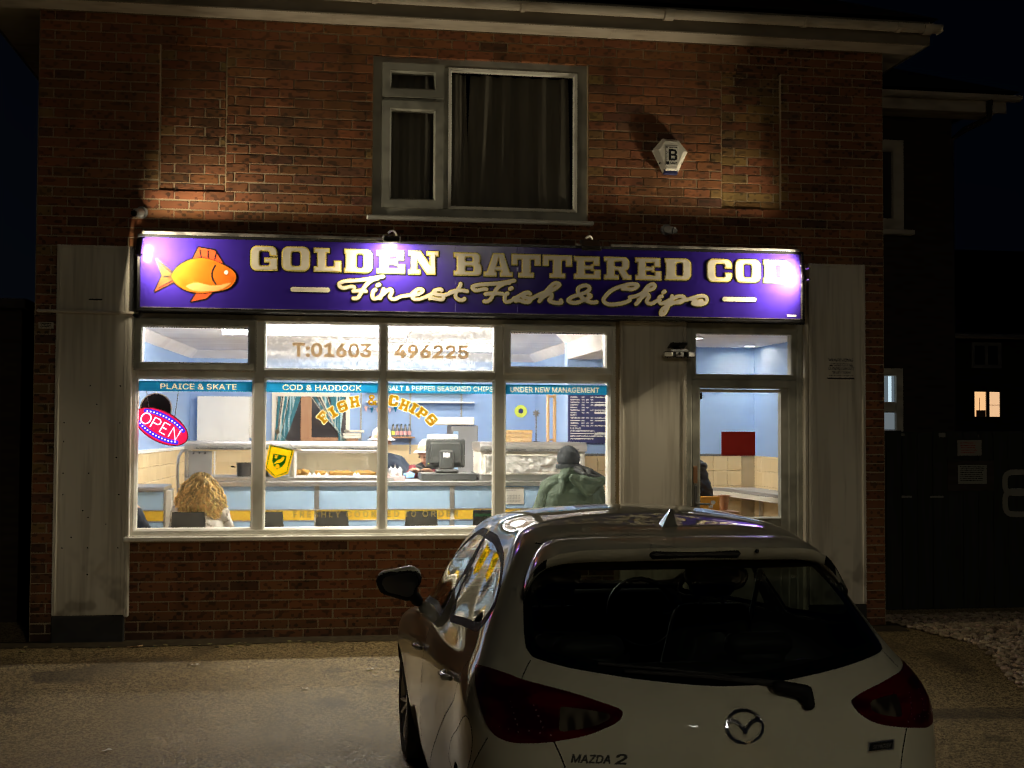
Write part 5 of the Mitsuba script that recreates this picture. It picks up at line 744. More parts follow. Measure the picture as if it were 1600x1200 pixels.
# ---------------------------------------------------------------- car body surface (local: x right, y forward from the rear bumper, z up)
# rows: z(rear,mid,front), rear centre y, then (x,y) of rear points 1..3, half width, front width factor, front points
CAR_ROWS=[
 # zr   zm   zf    rear pts (0,y) (x,y) (x,y) (x,y)                      w     wf   y0f (x,y)front corner (x,y) front mid  yf
 (.20,.19,.20,[(0,.17),(.42,.19),(.64,.26),(.745,.42)], .775,.76,[(.70,3.62),(.45,3.86),(0,3.93)]),
 (.36,.33,.34,[(0,.05),(.42,.065),(.67,.15),(.81,.35)], .835,.81,[(.75,3.66),(.48,3.92),(0,4.00)]),
 (.56,.55,.50,[(0,.005),(.42,.025),(.675,.12),(.822,.32)],.846,.835,[(.77,3.68),(.50,3.96),(0,4.05)]),
 (.72,.72,.60,[(0,.02),(.42,.05),(.66,.13),(.818,.30)], .847,.84,[(.77,3.66),(.50,3.95),(0,4.05)]),
 (.87,.85,.68,[(0,.022),(.41,.075),(.63,.14),(.805,.30)],.843,.84,[(.76,3.60),(.49,3.90),(0,4.00)]),
 (.945,.93,.74,[(0,.075),(.40,.12),(.62,.195),(.78,.36)], .822,.82,[(.73,3.45),(.47,3.78),(0,3.88)]),
 (1.02,.975,.86,[(0,.165),(.40,.215),(.61,.30),(.745,.46)],.785,.75,[(.68,3.05),(.44,3.24),(0,3.34)]),
 (1.11,1.07,.99,[(0,.275),(.395,.32),(.59,.40),(.705,.57)],.745,.715,[(.64,2.88),(.42,3.05),(0,3.15)]),
 (1.23,1.20,1.18,[(0,.43),(.385,.465),(.56,.54),(.655,.71)],.68,.66,[(.595,2.60),(.40,2.72),(0,2.80)]),
 (1.345,1.335,1.32,[(0,.60),(.37,.63),(.53,.70),(.60,.85)],.615,.60,[(.55,2.34),(.37,2.43),(0,2.50)]),
 (1.412,1.430,1.395,[(0,.70),(.35,.73),(.49,.80),(.55,.93)],.565,.55,[(.50,2.19),(.34,2.28),(0,2.35)]),
 (1.444,1.476,1.428,[(0,.80),(.27,.83),(.38,.90),(.43,1.00)],.44,.43,[(.39,2.10),(.26,2.18),(0,2.24)]),
 (1.463,1.499,1.454,[(0,.92),(.14,.95),(.20,1.00),(.225,1.08)],.23,.22,[(.20,2.0),(.13,2.07),(0,2.12)]),
 (1.468,1.507,1.464,[(0,1.00),(.0,1.03),(.0,1.08),(.0,1.15)],.0,.0,[(.0,1.94),(.0,2.0),(0,2.05)]),
]
def car_controls():
    C=[]
    for zr,zm,zf,rp,w,wf,fp in CAR_ROWS:
        y3=rp[3][1]; yfc=fp[0][1]
        ys=[y3+(yfc-y3)*q for q in (.17,.36,.56,.78)]
        pts=[(x,y) for x,y in rp]+[(w*.985+.015*rp[3][0],ys[0]),(w,ys[1]),(w,ys[2]),(wf,ys[3])]+fp
        y0,y1=rp[0][1],fp[2][1]
        P=[]
        for x,y in pts:
            q=(y-y0)/(y1-y0); z=zm+(zr-zm)*max(0,1-q/.5)**(2.3 if zr > 1.4 else 1.6)+(zf-zm)*max(0,(q-.5)/.5)**1.6
            P.append((x,y,z))
        C.append(P)
    return np.array(C)            # rows x 11 x 3
CC=car_controls()
ku=np.r_[0,np.cumsum(np.linalg.norm(np.diff(CC[2:9].mean(0),axis=0),axis=1))]        # knots along a contour, metres
kt=np.r_[0,np.cumsum(np.linalg.norm(np.diff(CC[:,[0,2,3,5]],axis=0),axis=2).mean(1))] # knots across rows, metres
NU,NT=700,420
gu=np.linspace(0,ku[-1],NU); gt=np.linspace(0,kt[-1],NT)
_c=CubicSpline(ku,CC,axis=1,bc_type='natural')(gu)
CARG=PchipInterpolator(kt,_c,axis=0)(gt)                   # NT x NU x 3
from scipy.ndimage import gaussian_filter1d as _gf
_m1=np.array([-1,1,1.]); _e=np.concatenate([CARG,CARG[-2:-62:-1]*_m1],0); _e=_gf(_e,11,axis=0,mode="nearest")[:NT]
_e=np.concatenate([_e[:,60:0:-1]*_m1,_e,_e[:,-2:-62:-1]*_m1],1); CARG=_gf(_e,7,axis=1,mode="nearest")[:,60:60+NU]; CARG[-1,:,0]=0
CARG[:,0,0]=0; CARG[:,-1,0]=0; CARG[...,0]=np.maximum(CARG[...,0],0)
def car_at(u,t):
    u=np.clip(np.asarray(u)/ku[-1]*(NU-1),0,NU-1.001); t=np.clip(np.asarray(t)/kt[-1]*(NT-1),0,NT-1.001)
    i,j=t.astype(int),u.astype(int); a,b=(t-i)[...,None],(u-j)[...,None]
    return CARG[i,j]*(1-a)*(1-b)+CARG[i+1,j]*a*(1-b)+CARG[i,j+1]*(1-a)*b+CARG[i+1,j+1]*a*b

# outlines in contour metres (u, signed by side) and row metres (t)
TAIL_L = [(-1.066,.877),(-.926,.888),(-.81,.88),(-.734,.863),(-.599,.835),(-.523,.812),(-.45,.784),(-.403,.765),(-.391,.756),(-.405,.725),(-.45,.70),(-.505,.677),(-.561,.663),(-.669,.642),(-.749,.635),(-.805,.643),(-.842,.659),(-.876,.688),(-.919,.734),(-.975,.789)]
TAIL_R = [(.407,.767),(.457,.79),(.529,.812),(.644,.839),(.737,.853),(.81,.868),(.926,.885),(1.066,.877),(.975,.789),(.919,.734),(.876,.688),(.842,.659),(.801,.636),(.738,.634),(.676,.643),(.565,.661),(.476,.684),(.424,.721),(.409,.747)]
REAR_W = [(-.106,.853),(-.318,.882),(-.442,.906),(-.57,.932),(-.654,.954),(-.696,.967),(-.726,1.001),(-.751,1.109),(-.775,1.287),(-.756,1.37),(-.685,1.41),(-.593,1.425),(-.2,1.43),(.2,1.43),(.593,1.425),(.685,1.41),(.756,1.37),(.775,1.287),(.765,1.109),(.755,1.0),(.735,.965),(.69,.950),(.611,.938),(.442,.906),(.249,.872),(.07,.850),(-.022,.849)]
RGL = [(2.44,1.43),(2.027,1.427),(1.605,1.389),(1.263,1.339),(1.126,1.293),(1.058,1.207),(1.098,1.14),(1.275,1.056),(1.477,1.035),(1.74,1.019),(2.057,.993),(2.126,1.066),(2.233,1.175),(2.323,1.306)]
FGL = [(2.56,1.43),(3.02,1.425),(3.20,1.37),(3.42,1.17),(3.62,.985),(3.40,.965),(2.379,.966),(2.40,1.03),(2.47,1.20),(2.53,1.33)]
WSC = [(4.60,1.05),(3.80,1.03),(3.66,1.06),(3.52,1.20),(3.40,1.40),(3.44,1.44),(3.8,1.46),(4.60,1.46)]
mirror_ = lambda P: [(-a, b) for a, b in P][::-1]
def smoothpoly(P, n=5):
    p = np.asarray(P, float); p = np.vstack([p, p[:1]]); d = np.r_[0, np.cumsum(np.linalg.norm(np.diff(p, axis=0), axis=1))]
    return Polygon(PchipInterpolator(d, p)(np.linspace(0, d[-1], n * len(p)))).buffer(.012).buffer(-.024).buffer(.012)
from scipy.spatial import cKDTree
_m = np.zeros((NT, NU), bool); _m[:, (gu > .85) & (gu < 4.05)] = True; _m &= np.arange(NT)[:, None] < NT * .45
_k = cKDTree(CARG[_m][:, 1:]); _ut = np.stack(np.meshgrid(gu, gt, indexing="xy"), -1)[_m]
def ut_of_side(y, z): return _ut[_k.query(np.stack([y, z], -1))[1]]
def arch(yc, zc, r):
    q = np.linspace(-.25, math.pi + .25, 40); P = ut_of_side(yc + r * np.cos(q), zc + r * np.sin(q)); P = P[P[:, 1] > .02]
    P = P[np.argsort(-q[:len(P)] * 0 + np.arange(len(P)))]; return Polygon(np.vstack([P, [[P[-1, 0], -.2], [P[0, 0], -.2]]])).buffer(0)
WHEELS = [(3.259, .309), (.690, .309)]
regions = []                       # (part, label, polygon, material), first match wins
for sgn in (-1, 1):
    S_ = (lambda P: mirror_(P)) if sgn < 0 else (lambda P: P)
    fl = lambda poly: affinity.scale(poly, -1, 1, origin=(0, 0)) if sgn < 0 else poly
    for w in WHEELS: regions.append(("arch", fl(arch(*w, .325 if w[0] > 2 else .302))))
    tl = smoothpoly(TAIL_L if sgn < 0 else TAIL_R, 3); rv = smoothpoly([(-.60,.768),(-.456,.752),(-.424,.743),(-.466,.713),(-.60,.682)] if sgn < 0 else [(.455,.742),(.518,.765),(.615,.772),(.60,.690),(.505,.709)], 3)
    regions += [("tail_lens", rv), ("tail_lamp", tl)]
    g1, g2 = smoothpoly(FGL, 3), smoothpoly(RGL, 3); regions += [("side_window", fl(g1)), ("side_window_rear", fl(g2)), ("window_trim", fl(unary_union([g1, g2]).buffer(.10).buffer(-.055).buffer(.0))), ("windscreen", fl(smoothpoly(WSC, 2)))]
gap = lambda pts, w=.0028: LineString(curve(pts, 4)).buffer(w)
RW = smoothpoly(REAR_W, 3); regions += [("rear_window", RW)]
gaps = []
for sgn in (-1, 1):
    for pts in ([(.698,.953),(.721,.905),(.735,.866)], [(.610,.650),(.585,.611),(.555,.55),(.53,.40),(.50,.25)], [(1.19,1.0),(1.22,.86),(1.296,.746),(1.34,.676),(1.458,.598),(1.665,.479),(1.835,.36),(1.977,.26),(2.057,.181)], [(2.36,.94),(2.31,.84),(2.27,.741),(2.27,.651),(2.30,.499),(2.32,.387),(2.32,.20)], [(.854,.634),(.882,.593),(.916,.549),(.95,.50)], [(3.55,.93),(3.45,.80),(3.42,.6),(3.40,.40)]): gaps.append(gap([(sgn * a, b) for a, b in pts], .0022))
gaps.append(LineString(curve([(-1.50,.38),(-1.469,.43),(-1.253,.55),(-1.094,.635),(-1.011,.672),(-.96,.64),(-.955,.55),(-1.05,.44),(-1.25,.37),(-1.50,.38)], 4)).buffer(.002))
gaps.append(LineString([(-.76, 1.50), (.76, 1.50)]).buffer(.003)); GAPS = unary_union(gaps)
h1 = .024
bx = np.arange(-ku[-1], ku[-1] + .001, h1); bt = np.arange(0, kt[-1] + .001, h1); gx, gy = np.meshgrid(bx, bt, indexing="ij"); gp = np.stack([gx.ravel(), gy.ravel()], 1); gp[1::2, 1] += .0
bp = []
for g_ in [r_[1] for r_ in regions] + [GAPS]:
    for p_ in getattr(g_, "geoms", [g_]):
        for ring in [p_.exterior, *p_.interiors]:
            n_ = max(8, int(ring.length / .0085)); bp += [ring.interpolate(q / n_, normalized=True).coords[0] for q in range(n_)]
bp = np.array(bp); bp = bp[(bp[:, 1] >= 0) & (bp[:, 1] <= kt[-1]) & (np.abs(bp[:, 0]) <= ku[-1])]
gp = gp[cKDTree(bp).query(gp)[0] > h1 * .5]
edge_ = np.vstack([np.stack([np.full(len(bt), s_ * ku[-1]), bt], 1) for s_ in (-1, 1)] + [np.stack([bx, np.full(len(bx), e_)], 1) for e_ in (0, kt[-1])])
pt = np.unique(np.round(np.vstack([gp, bp, edge_]), 5), axis=0); tri = Delaunay(pt).simplices
P3 = car_at(np.abs(pt[:, 0]), pt[:, 1]) * np.stack([np.sign(pt[:, 0]) + (pt[:, 0] == 0), np.ones(len(pt)), np.ones(len(pt))], 1)
ar = np.linalg.norm(np.cross(P3[tri[:, 1]] - P3[tri[:, 0]], P3[tri[:, 2]] - P3[tri[:, 0]]), axis=1); tri = tri[ar > 1e-9]
nrm = np.cross(P3[tri[:, 1]] - P3[tri[:, 0]], P3[tri[:, 2]] - P3[tri[:, 0]])
ctr3 = P3[tri].mean(1); flip = (nrm * (ctr3 - [0, 2.0, .7])).sum(1) < 0; tri[flip] = tri[flip][:, ::-1]
vn = np.zeros_like(P3); nrm = np.cross(P3[tri[:, 1]] - P3[tri[:, 0]], P3[tri[:, 2]] - P3[tri[:, 0]])
for q in range(3): np.add.at(vn, tri[:, q], nrm)
# the same normal on both edges of the unwrapped sheet
for m_ in (np.abs(np.abs(pt[:, 0]) - ku[-1]) < 1e-4, pt[:, 1] > kt[-1] - 1e-4): vn[m_, 0] *= .0
vn /= np.linalg.norm(vn, axis=1, keepdims=True) + 1e-20
ct = pt[tri].mean(1); cls = np.full(len(tri), -1)
for i_, (nm, g_) in enumerate(regions):
    m_ = (cls < 0) & contains_xy(g_, ct[:, 0], ct[:, 1]); cls[m_] = i_
isgap = np.full(len(tri), -1)
for i_, g_ in enumerate(gaps): isgap[(cls < 0) & (isgap < 0) & contains_xy(g_, ct[:, 0], ct[:, 1])] = i_
QC = (3.488, -6.057, -.206, .0209, -.002)
def toworld(v):
    v = np.asarray(v, float); c, s = math.cos(QC[4]), math.sin(QC[4]); y, z = v[..., 1] * c - v[..., 2] * s, v[..., 1] * s + v[..., 2] * c; x = v[..., 0]; c, s = math.cos(QC[3]), math.sin(QC[3])
    return np.stack([QC[0] + x * c - y * s, QC[1] + x * s + y * c, QC[2] + z], -1)
car = thing("parked_car", "pale grey white small hatchback parked nose towards the shop, seen from behind", "car")
def sub(mask): f = tri[mask]; u_, inv = np.unique(f, return_inverse=True); return P3[u_], inv.reshape(-1, 3), vn[u_]
def rotn(n): return toworld(n) - toworld(np.zeros(3))
def putn(parent, base, mask, mat, off=0.0):
    v, f, n_ = sub(mask); path = meshkit.write_ply((toworld(v + n_ * off), f), False, normals=rotn(n_)); key = name(f"{parent}__{base}"); scene[key] = {"type": "ply", "filename": path, "face_normals": False, "bsdf": {"type": "ref", "id": mat}}; return key
def cput(parent, base, m, mat, smooth=40, **k): v, f = join(m) if isinstance(m, list) else vf(m); return put(parent, base, (toworld(v), f), mat, smooth, **k)
body_ = putn(car, "body", cls == -1, "m_paint"); [putn(body_, "panel_gap", isgap == i_, "m_seam", .0012) for i_ in range(len(gaps)) if (isgap == i_).any()]; v, f, n_ = sub((cls == -1) & (ct[:, 1] > .30)); cput(car, "cabin_lining", (v - n_ * .018, f[:, ::-1]), "m_blackmatt", True)
for i_, (nm, g_) in enumerate(regions):
    if nm == "arch": continue
    m_ = cls == i_
    if not m_.any(): continue
    if nm == "tail_lens": continue
    if nm == "tail_lamp":
        k = putn(car, nm, m_, "m_taillamp", .004); putn(k, "clear_lens", cls == i_ - 1, "m_taillens", .003)
        lit_ = np.array([car_at(abs(u_), t_) * [np.sign(u_), 1, 1] for u_, t_ in [(g_.centroid.x * q, z) for q, z in [(.86 + .05 * i, .672 + .004 * (i % 3)) for i in range(7)] + [(.90 + .012 * i, .695 + .018 * i) for i in range(5)] + [(1.02 + .012 * i, .695 + .018 * i) for i in range(5)]]])
        cput(k, "reflector", [blob(p_ - [0, .003, 0], .0032, 1) for p_ in lit_], "m_chrome", True)
    else: putn(car, {"side_window_rear": "side_window"}.get(nm, nm), m_, {"side_window": "m_carglass", "side_window_rear": "m_carglass", "windscreen": "m_carglass", "rear_window": "m_carglass_dark", "window_trim": "m_trim"}[nm], .001 if nm == "window_trim" else 0)
# black borders inside the rear glass
bd = np.array([car_at(abs(a), b) * [np.sign(a), 1, 1] for a, b in list(RW.exterior.coords)]); bi = np.array([car_at(abs(a), b) * [np.sign(a), 1, 1] for a, b in [RW.buffer(-.055).exterior.interpolate(RW.buffer(-.055).exterior.project(Point(p_))).coords[0] for p_ in RW.exterior.coords]])
cput(car, "glass_border", rings([list(map(tuple, bd[:-1] + [0, .006, -.004])), list(map(tuple, bi[:-1] + [0, .006, -.004]))]), "m_black", True)
# roof spoiler with brake lamp
def surf(u_, t_):
    e = 1e-3; p_ = car_at(u_, t_); a = car_at(u_ + e, t_) - car_at(max(u_ - e, 0), t_); b = car_at(u_, t_ + e) - car_at(u_, t_ - e); n_ = np.cross(a, b); n_ /= np.linalg.norm(n_) + 1e-12
    return p_, n_ if n_[1] < 0 or n_[2] > 0 else -n_
sp_u = np.array([0, .12, .25, .38, .48, .56, .62, .67, .715, .745, .765]); t_top = np.array([1.60, 1.60, 1.595, 1.585, 1.575, 1.56, 1.545, 1.52, 1.47, 1.41, 1.34]); t_low = np.array([1.44, 1.44, 1.438, 1.434, 1.428, 1.415, 1.395, 1.365, 1.32, 1.27, 1.215]); ext = np.array([.105, .105, .103, .10, .094, .085, .075, .062, .046, .030, .012]); thick = np.array([.046, .046, .046, .045, .043, .040, .036, .031, .025, .018, .010])
secs = []
for u_, a, b, e_, th in zip(sp_u, t_top, t_low, ext, thick):
    p0, n0 = surf(u_, a); p1, n1 = surf(u_, (a + b) / 2); p2, n2 = surf(u_, b); back = np.array([.25 * (u_ / .77) ** 2, -1, 0]); back /= np.linalg.norm(back)
    lip = p2 + back * e_ * .9 + np.array([0, 0, .034 * e_ / .105 + .006]); lo = lip + np.array([0, .012, -th]); mid = (p0 + lip) / 2 + np.array([0, 0, .010 + .006 * e_ / .1])
    secs.append([p0 + n0 * .001, p0 * .75 + lip * .25 + [0, 0, .010], mid, p0 * .25 + lip * .75 + [0, 0, .009], lip + [0, .006, .002], lip, lo, p2 + np.array([0, -.004, -.012])])
full = [[p_ * [-1, 1, 1] for p_ in s_] for s_ in secs[:0:-1]] + secs
full = CubicSpline(np.r_[-sp_u[:0:-1], sp_u], np.array(full), axis=0)(np.linspace(-.765, .765, 81))
k = cput(car, "roof_spoiler", rings([list(map(tuple, s_)) for s_ in full]), "m_paint", 38)
mid = full[40]; cput(k, "brake_lamp", [cbox(-.175, .175, mid[6][1] - .011, mid[6][1] + .03, mid[6][2] + .006, mid[5][2] - .006, .012)], "m_black"); cput(k, "washer_jet", blob((.235, mid[6][1] - .010, mid[5][2] - .015), .008, 2), "m_black", True); cput(k, "side_gloss", rings([[tuple(p_ + [.003 * s_, -.002, 0]) for p_ in (q[5], q[6], q[7])] for s_, q in [(-1, z) for z in full[:8]]]), "m_trim"); cput(k, "side_gloss", rings([[tuple(p_ + [.003, -.002, 0]) for p_ in (q[5], q[6], q[7])] for q in full[-8:]]), "m_trim")
# antenna fin
fn = [[(0, 1.00, 1.456), (0, .985, 1.456), (0, .90, 1.452)], ]
p_, f_ = rings([[(sx * w_, y, z) for sx, w_, y, z in ((-1, a, .86, 1.44), (-1, a * .9, .93, 1.45), (-1, a * .3, 1.02, 1.452), (1, a * .3, 1.02, 1.452), (1, a * .9, .93, 1.45), (1, a, .86, 1.44))] for a in (.036,)] + [[(sx * w_, y, z) for sx, w_, y, z in ((-1, .013, .845, 1.500), (-1, .012, .88, 1.502), (-1, .004, .96, 1.478), (1, .004, .96, 1.478), (1, .012, .88, 1.502), (1, .013, .845, 1.500))]] + [[(sx * w_, y, z) for sx, w_, y, z in ((-1, .006, .835, 1.525), (-1, .006, .855, 1.522), (-1, .002, .89, 1.506), (1, .002, .89, 1.506), (1, .006, .855, 1.522), (1, .006, .835, 1.525))]])
cput(car, "aerial_fin", [(np.vstack([p_, [[0, .845, 1.527]]]), np.vstack([f_, [[12 + a_, 12 + (a_ + 1) % 6, 18] for a_ in range(6)]]))], "m_chrome", 50)
# wheels
for sx in (-1, 1):
    for yc, zc in WHEELS:
        X0 = sx * .815
        w_ = cput(car, "wheel", [(lambda V_F: (np.stack([X0 - sx * V_F[0][:, 2], yc + V_F[0][:, 0], zc + V_F[0][:, 1]], 1), V_F[1]))(lathe([(.215, .0), (.235, -.006), (.285, -.004), (.300, .012), (.305, .04), (.305, .15), (.295, .18), (.21, .185)], n=44))], "m_rubber")
        rim_ = [(lambda V_F: (np.stack([X0 - sx * V_F[0][:, 2], yc + V_F[0][:, 0], zc + V_F[0][:, 1]], 1), V_F[1]))(lathe([(.218, .002), (.208, .008), (.20, .03), (.19, .12), (0.0, .125)], n=40)), (lambda V_F: (np.stack([X0 - sx * V_F[0][:, 2], yc + V_F[0][:, 0], zc + V_F[0][:, 1]], 1), V_F[1]))(lathe([(.0, .012), (.03, .013), (.045, .03), (.05, .06)], n=20))]
        for q in range(10):
            a = q * math.pi / 5 + (.14 if q % 2 else -.14); b_ = (q // 2) * 2 * math.pi / 5 + math.pi / 10
            rim_.append(tube([(X0 - sx * .03, yc + .035 * math.cos(a), zc + .035 * math.sin(a)), (X0 - sx * .018, yc + .12 * math.cos(a), zc + .12 * math.sin(a)), (X0 - sx * .012, yc + .206 * math.cos(a), zc + .206 * math.sin(a))], [.014, .012, .014], 6))
        cput(w_, "rim", rim_, "m_rim"); cput(car, "wheel_well", (lambda V_F: (np.stack([X0 - sx * V_F[0][:, 2], yc + V_F[0][:, 0], zc + V_F[0][:, 1]], 1), V_F[1]))(lathe([(.328, .0), (.332, .05), (.332, .24), (0, .24)], n=40)), "m_blackmatt")
cput(car, "underbody", [box(-.72, .72, .25, 3.85, .17, .30)], "m_blackmatt")
# door mirrors, handles
for sx in (-1, 1):
    cx_ = sx * .885; sh_ = [((cx_ + sx * .075, 2.72, 1.045), .056, (cx_ - sx * .045, 2.74, 1.055), .066), ((cx_ + sx * .072, 2.72, 1.02), .048, (cx_ - sx * .035, 2.74, .992), .056), ((cx_ + sx * .075, 2.78, 1.045), .035, (cx_ - sx * .045, 2.80, 1.045), .048)]
    v, f = flesh(sh_, .02, 6); v[:, 1] = np.maximum(v[:, 1], 2.685); mk = cput(car, "door_mirror", (v, f), "m_trim", 40); top_ = v[f].mean(1)[:, 2] > 1.074; cput(mk, "cover", (v + [0, .002, .002], f[top_ & (v[f].mean(1)[:, 1] > 2.69)]), "m_paint", 40)
    fl_, ff_ = flesh([((cx_ + sx * .066, 2.688, 1.04), .036, (cx_ - sx * .04, 2.688, 1.045), .046), ((cx_ + sx * .06, 2.688, 1.02), .03, (cx_ - sx * .03, 2.688, 1.0), .036)], .02, 4); fl_[:, 1] = 2.683 + (fl_[:, 1] - 2.688) * .02; cput(mk, "glass", (fl_, ff_), "m_darkchrome", 40)
    cput(mk, "stalk", flesh([((cx_ - sx * .05, 2.75, .985), .032, (sx * .79, 2.80, .93), .030)], .02, 4), "m_trim", True)
    for y0_, y1_, z0_, z1_ in ((1.98, 2.19, .818, .806), (1.01, 1.22, .862, .85)):
        q = np.linspace(0, 1, 7); ut = ut_of_side(y0_ + (y1_ - y0_) * q, z0_ + (z1_ - z0_) * q); pp = car_at(ut[:, 0], ut[:, 1]) * [sx, 1, 1]; pp[:, 0] += sx * (.010 + .022 * np.sin(q * math.pi) ** .6); cput(car, "door_handle", tube(pp, [.009, .013, .014, .014, .014, .013, .009], 10), "m_paint", 50)
        ce = pp.mean(0) - [sx * .034, 0, 0]; cput(car, "handle_recess", move(blob((0, 0, 0), A([.006, .055, .026]), 2), ce + [sx * .002, .0, 0]), "m_seam", True)
# badge, lettering, wiper, plate
_r = CARG[:, :150].reshape(-1, 3); _kr = cKDTree(_r[:, [0, 2]])
def rear_y(x, z): d_, i_ = _kr.query(np.stack([np.abs(x), z], -1), k=4); w_ = 1 / (d_ + 1e-6); return (_r[i_, 1] * w_).sum(-1) / w_.sum(-1)
def onrear(poly, depth, off=.0, dense=.02):
    out = []
    for g_ in getattr(poly, "geoms", [poly]):
        v, f = extrude(g_.segmentize(dense), depth); out.append((np.stack([v[:, 0], rear_y(v[:, 0], v[:, 1]) - off - v[:, 2], v[:, 1]], 1), f))
    return join(out)
EX, EZ = .0, .866
ringp = affinity.scale(Point(EX, EZ).buffer(1, 32), .066, .054).difference(affinity.scale(Point(EX, EZ).buffer(1, 32), .057, .045))
wing = unary_union([LineString(curve([(EX - .058, EZ + .016), (EX - .036, EZ + .018), (EX - .014, EZ + .004), (EX, EZ - .016)], 6)).buffer(.0062), LineString(curve([(EX + .058, EZ + .016), (EX + .036, EZ + .018), (EX + .014, EZ + .004), (EX, EZ - .016)], 6)).buffer(.0062)])
cput(car, "emblem", [onrear(unary_union([ringp, wing]), .008)], "m_chrome")
def rear_words(txt, x0_, x1_, z0_, z1_, off=0, d=.003): v, f = words(txt, x0_, x1_, z0_, z1_, 0, d, True, .25); return np.stack([v[:, 0], rear_y(v[:, 0], v[:, 2]) - off + v[:, 1] - .001, v[:, 2]], 1), f
cput(car, "badge_lettering", rear_words("MAZDA", -.568, -.445, .757, .783), "m_darkchrome", False); cput(car, "badge_lettering", rear_words("2", -.432, -.395, .755, .787), "m_darkchrome", False)
bp_ = Polygon([(.440, .758), (.545, .758), (.556, .790), (.451, .790)]); k = cput(car, "trim_badge", onrear(bp_.difference(bp_.buffer(-.004)), .004), "m_chrome", False); cput(k, "plate", onrear(bp_.buffer(-.004), .002), "m_darkchrome", False); cput(k, "lettering", rear_words("SKYACTIV", .462, .536, .767, .780, .002, .002), "m_chrome", False)
k = cput(car, "rear_wiper", flesh([((.135, .075, .985), .020, (.225, .065, .965), .024), ((.225, .065, .965), .024, (.235, .060, .925), .020)], .012, 4), "m_trim", True); cput(k, "arm", [tube([(.16, .10, .985), (-.10, .155, 1.01), (-.36, .20, 1.025)], [.012, .008, .006], 8), tube([(.02, .135, 1.005), (-.22, .185, 1.03), (-.44, .245, 1.045)], .005, 6)], "m_rubber")
cput(car, "number_plate", [cbox(-.26, .26, -.012, .0, .56, .67, .003)], "m_plate")
# cabin
for sx in (-.36, .36):
    s_ = cput(car, "front_seat", [flesh([((sx - .14, 1.62, .62), .07, (sx - .12, 1.42, 1.02), .06), ((sx + .14, 1.62, .62), .07, (sx + .12, 1.42, 1.02), .06), ((sx - .14, 1.62, .62), .075, (sx + .14, 1.62, .62), .075), ((sx - .12, 1.42, 1.02), .06, (sx + .12, 1.42, 1.02), .06), ((sx - .05, 1.55, .8), .10, (sx + .05, 1.52, .9), .10), ((sx - .16, 1.65, .45), .09, (sx - .16, 2.05, .47), .09), ((sx + .16, 1.65, .45), .09, (sx + .16, 2.05, .47), .09)], .035, 5)], "m_carseat", True); cput(s_, "head_rest", flesh([((sx - .075, 1.40, 1.20), .055, (sx + .075, 1.40, 1.20), .055), ((sx - .06, 1.41, 1.15), .045, (sx + .06, 1.41, 1.15), .045)], .025, 4), "m_carseat", True); cput(s_, "post", [cyl((sx + d_, 1.41, 1.06), (sx + d_, 1.405, 1.16), .007, n=8) for d_ in (-.05, .05)], "m_chrome")
s_ = cput(car, "rear_seat", [flesh([((-.56, .80, .88), .06, (.56, .80, .88), .06), ((-.56, 1.0, .55), .08, (.56, 1.0, .55), .08), ((-.5, .80, .88), .06, (-.5, 1.0, .55), .08), ((.5, .80, .88), .06, (.5, 1.0, .55), .08), ((0, .80, .88), .06, (0, 1.0, .55), .08)], .05, 4)], "m_carseat", True)
for sx in (-.34, .34): cput(s_, "head_rest", flesh([((sx - .09, .80, 1.0), .05, (sx + .09, .80, 1.0), .05), ((sx - .07, .80, .95), .04, (sx + .07, .80, .95), .04)], .03, 4), "m_carseat", True)
cput(car, "dashboard", [flesh([((-.6, 2.85, .88), .09, (.6, 2.85, .88), .09), ((-.6, 2.75, .75), .09, (.6, 2.75, .75), .09)], .06, 3)], "m_blackmatt", True); cput(car, "steering_wheel", tube([(.36 + .18 * math.cos(a), 2.52 + .06 * math.sin(a), .88 + .17 * math.sin(a)) for a in np.linspace(0, 6.2832, 30)], .014, 8, False), "m_black", True); cput(car, "inner_mirror", cbox(-.11, .11, 2.36, 2.38, 1.28, 1.34, .012), "m_plasticgrey"); cput(car, "sun_visor", cbox(-.50, -.18, 2.36, 2.38, 1.30, 1.40, .008), "m_offwhite")
cput(car, "seat_belt", [tube([(-.60, 1.45, 1.22), (-.56, 1.50, .95), (-.52, 1.6, .60)], .012, 5), tube([(.60, 1.45, 1.22), (.56, 1.50, .95), (.52, 1.6, .60)], .012, 5)], "m_plasticgrey")
# ------------------------------------------------------------------ right side: neighbouring house, fence, far house
H = thing("neighbouring_house", "dark brick house set back behind the right corner of the shop with pale gutter", "house")
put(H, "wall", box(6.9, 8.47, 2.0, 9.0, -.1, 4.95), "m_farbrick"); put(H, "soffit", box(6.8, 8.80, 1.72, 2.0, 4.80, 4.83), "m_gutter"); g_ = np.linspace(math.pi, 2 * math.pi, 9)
put(H, "gutter", [rings([[(x, 1.66 + .055 * math.cos(q), 4.96 + .055 * math.sin(q)) for q in g_] + [(x, 1.66 + .049 * math.cos(q), 4.962 + .049 * math.sin(q)) for q in g_[::-1]] for x in (6.9, 9.02)]), cbox(6.85, 8.90, 1.70, 1.725, 4.80, 4.99, .004)], "m_gutter", 40)
put(H, "roof", (np.array([[6.5, 1.62, 5.0], [9.0, 1.62, 5.0], [9.0, 9.4, 5.0], [6.5, 9.4, 5.0], [7.2, 4.8, 6.6], [7.6, 5.5, 6.6]]), np.array([[0, 1, 5], [0, 5, 4], [1, 2, 5], [2, 3, 4], [2, 4, 5], [3, 0, 4]])), "m_roof"); put(H, "downpipe", tube([(8.70, 1.66, 4.92), (8.70, 1.68, 4.74), (8.54, 1.86, 4.66), (8.51, 2.1, 4.60), (8.51, 2.1, .0)], .032, 10), "m_roof", 40)
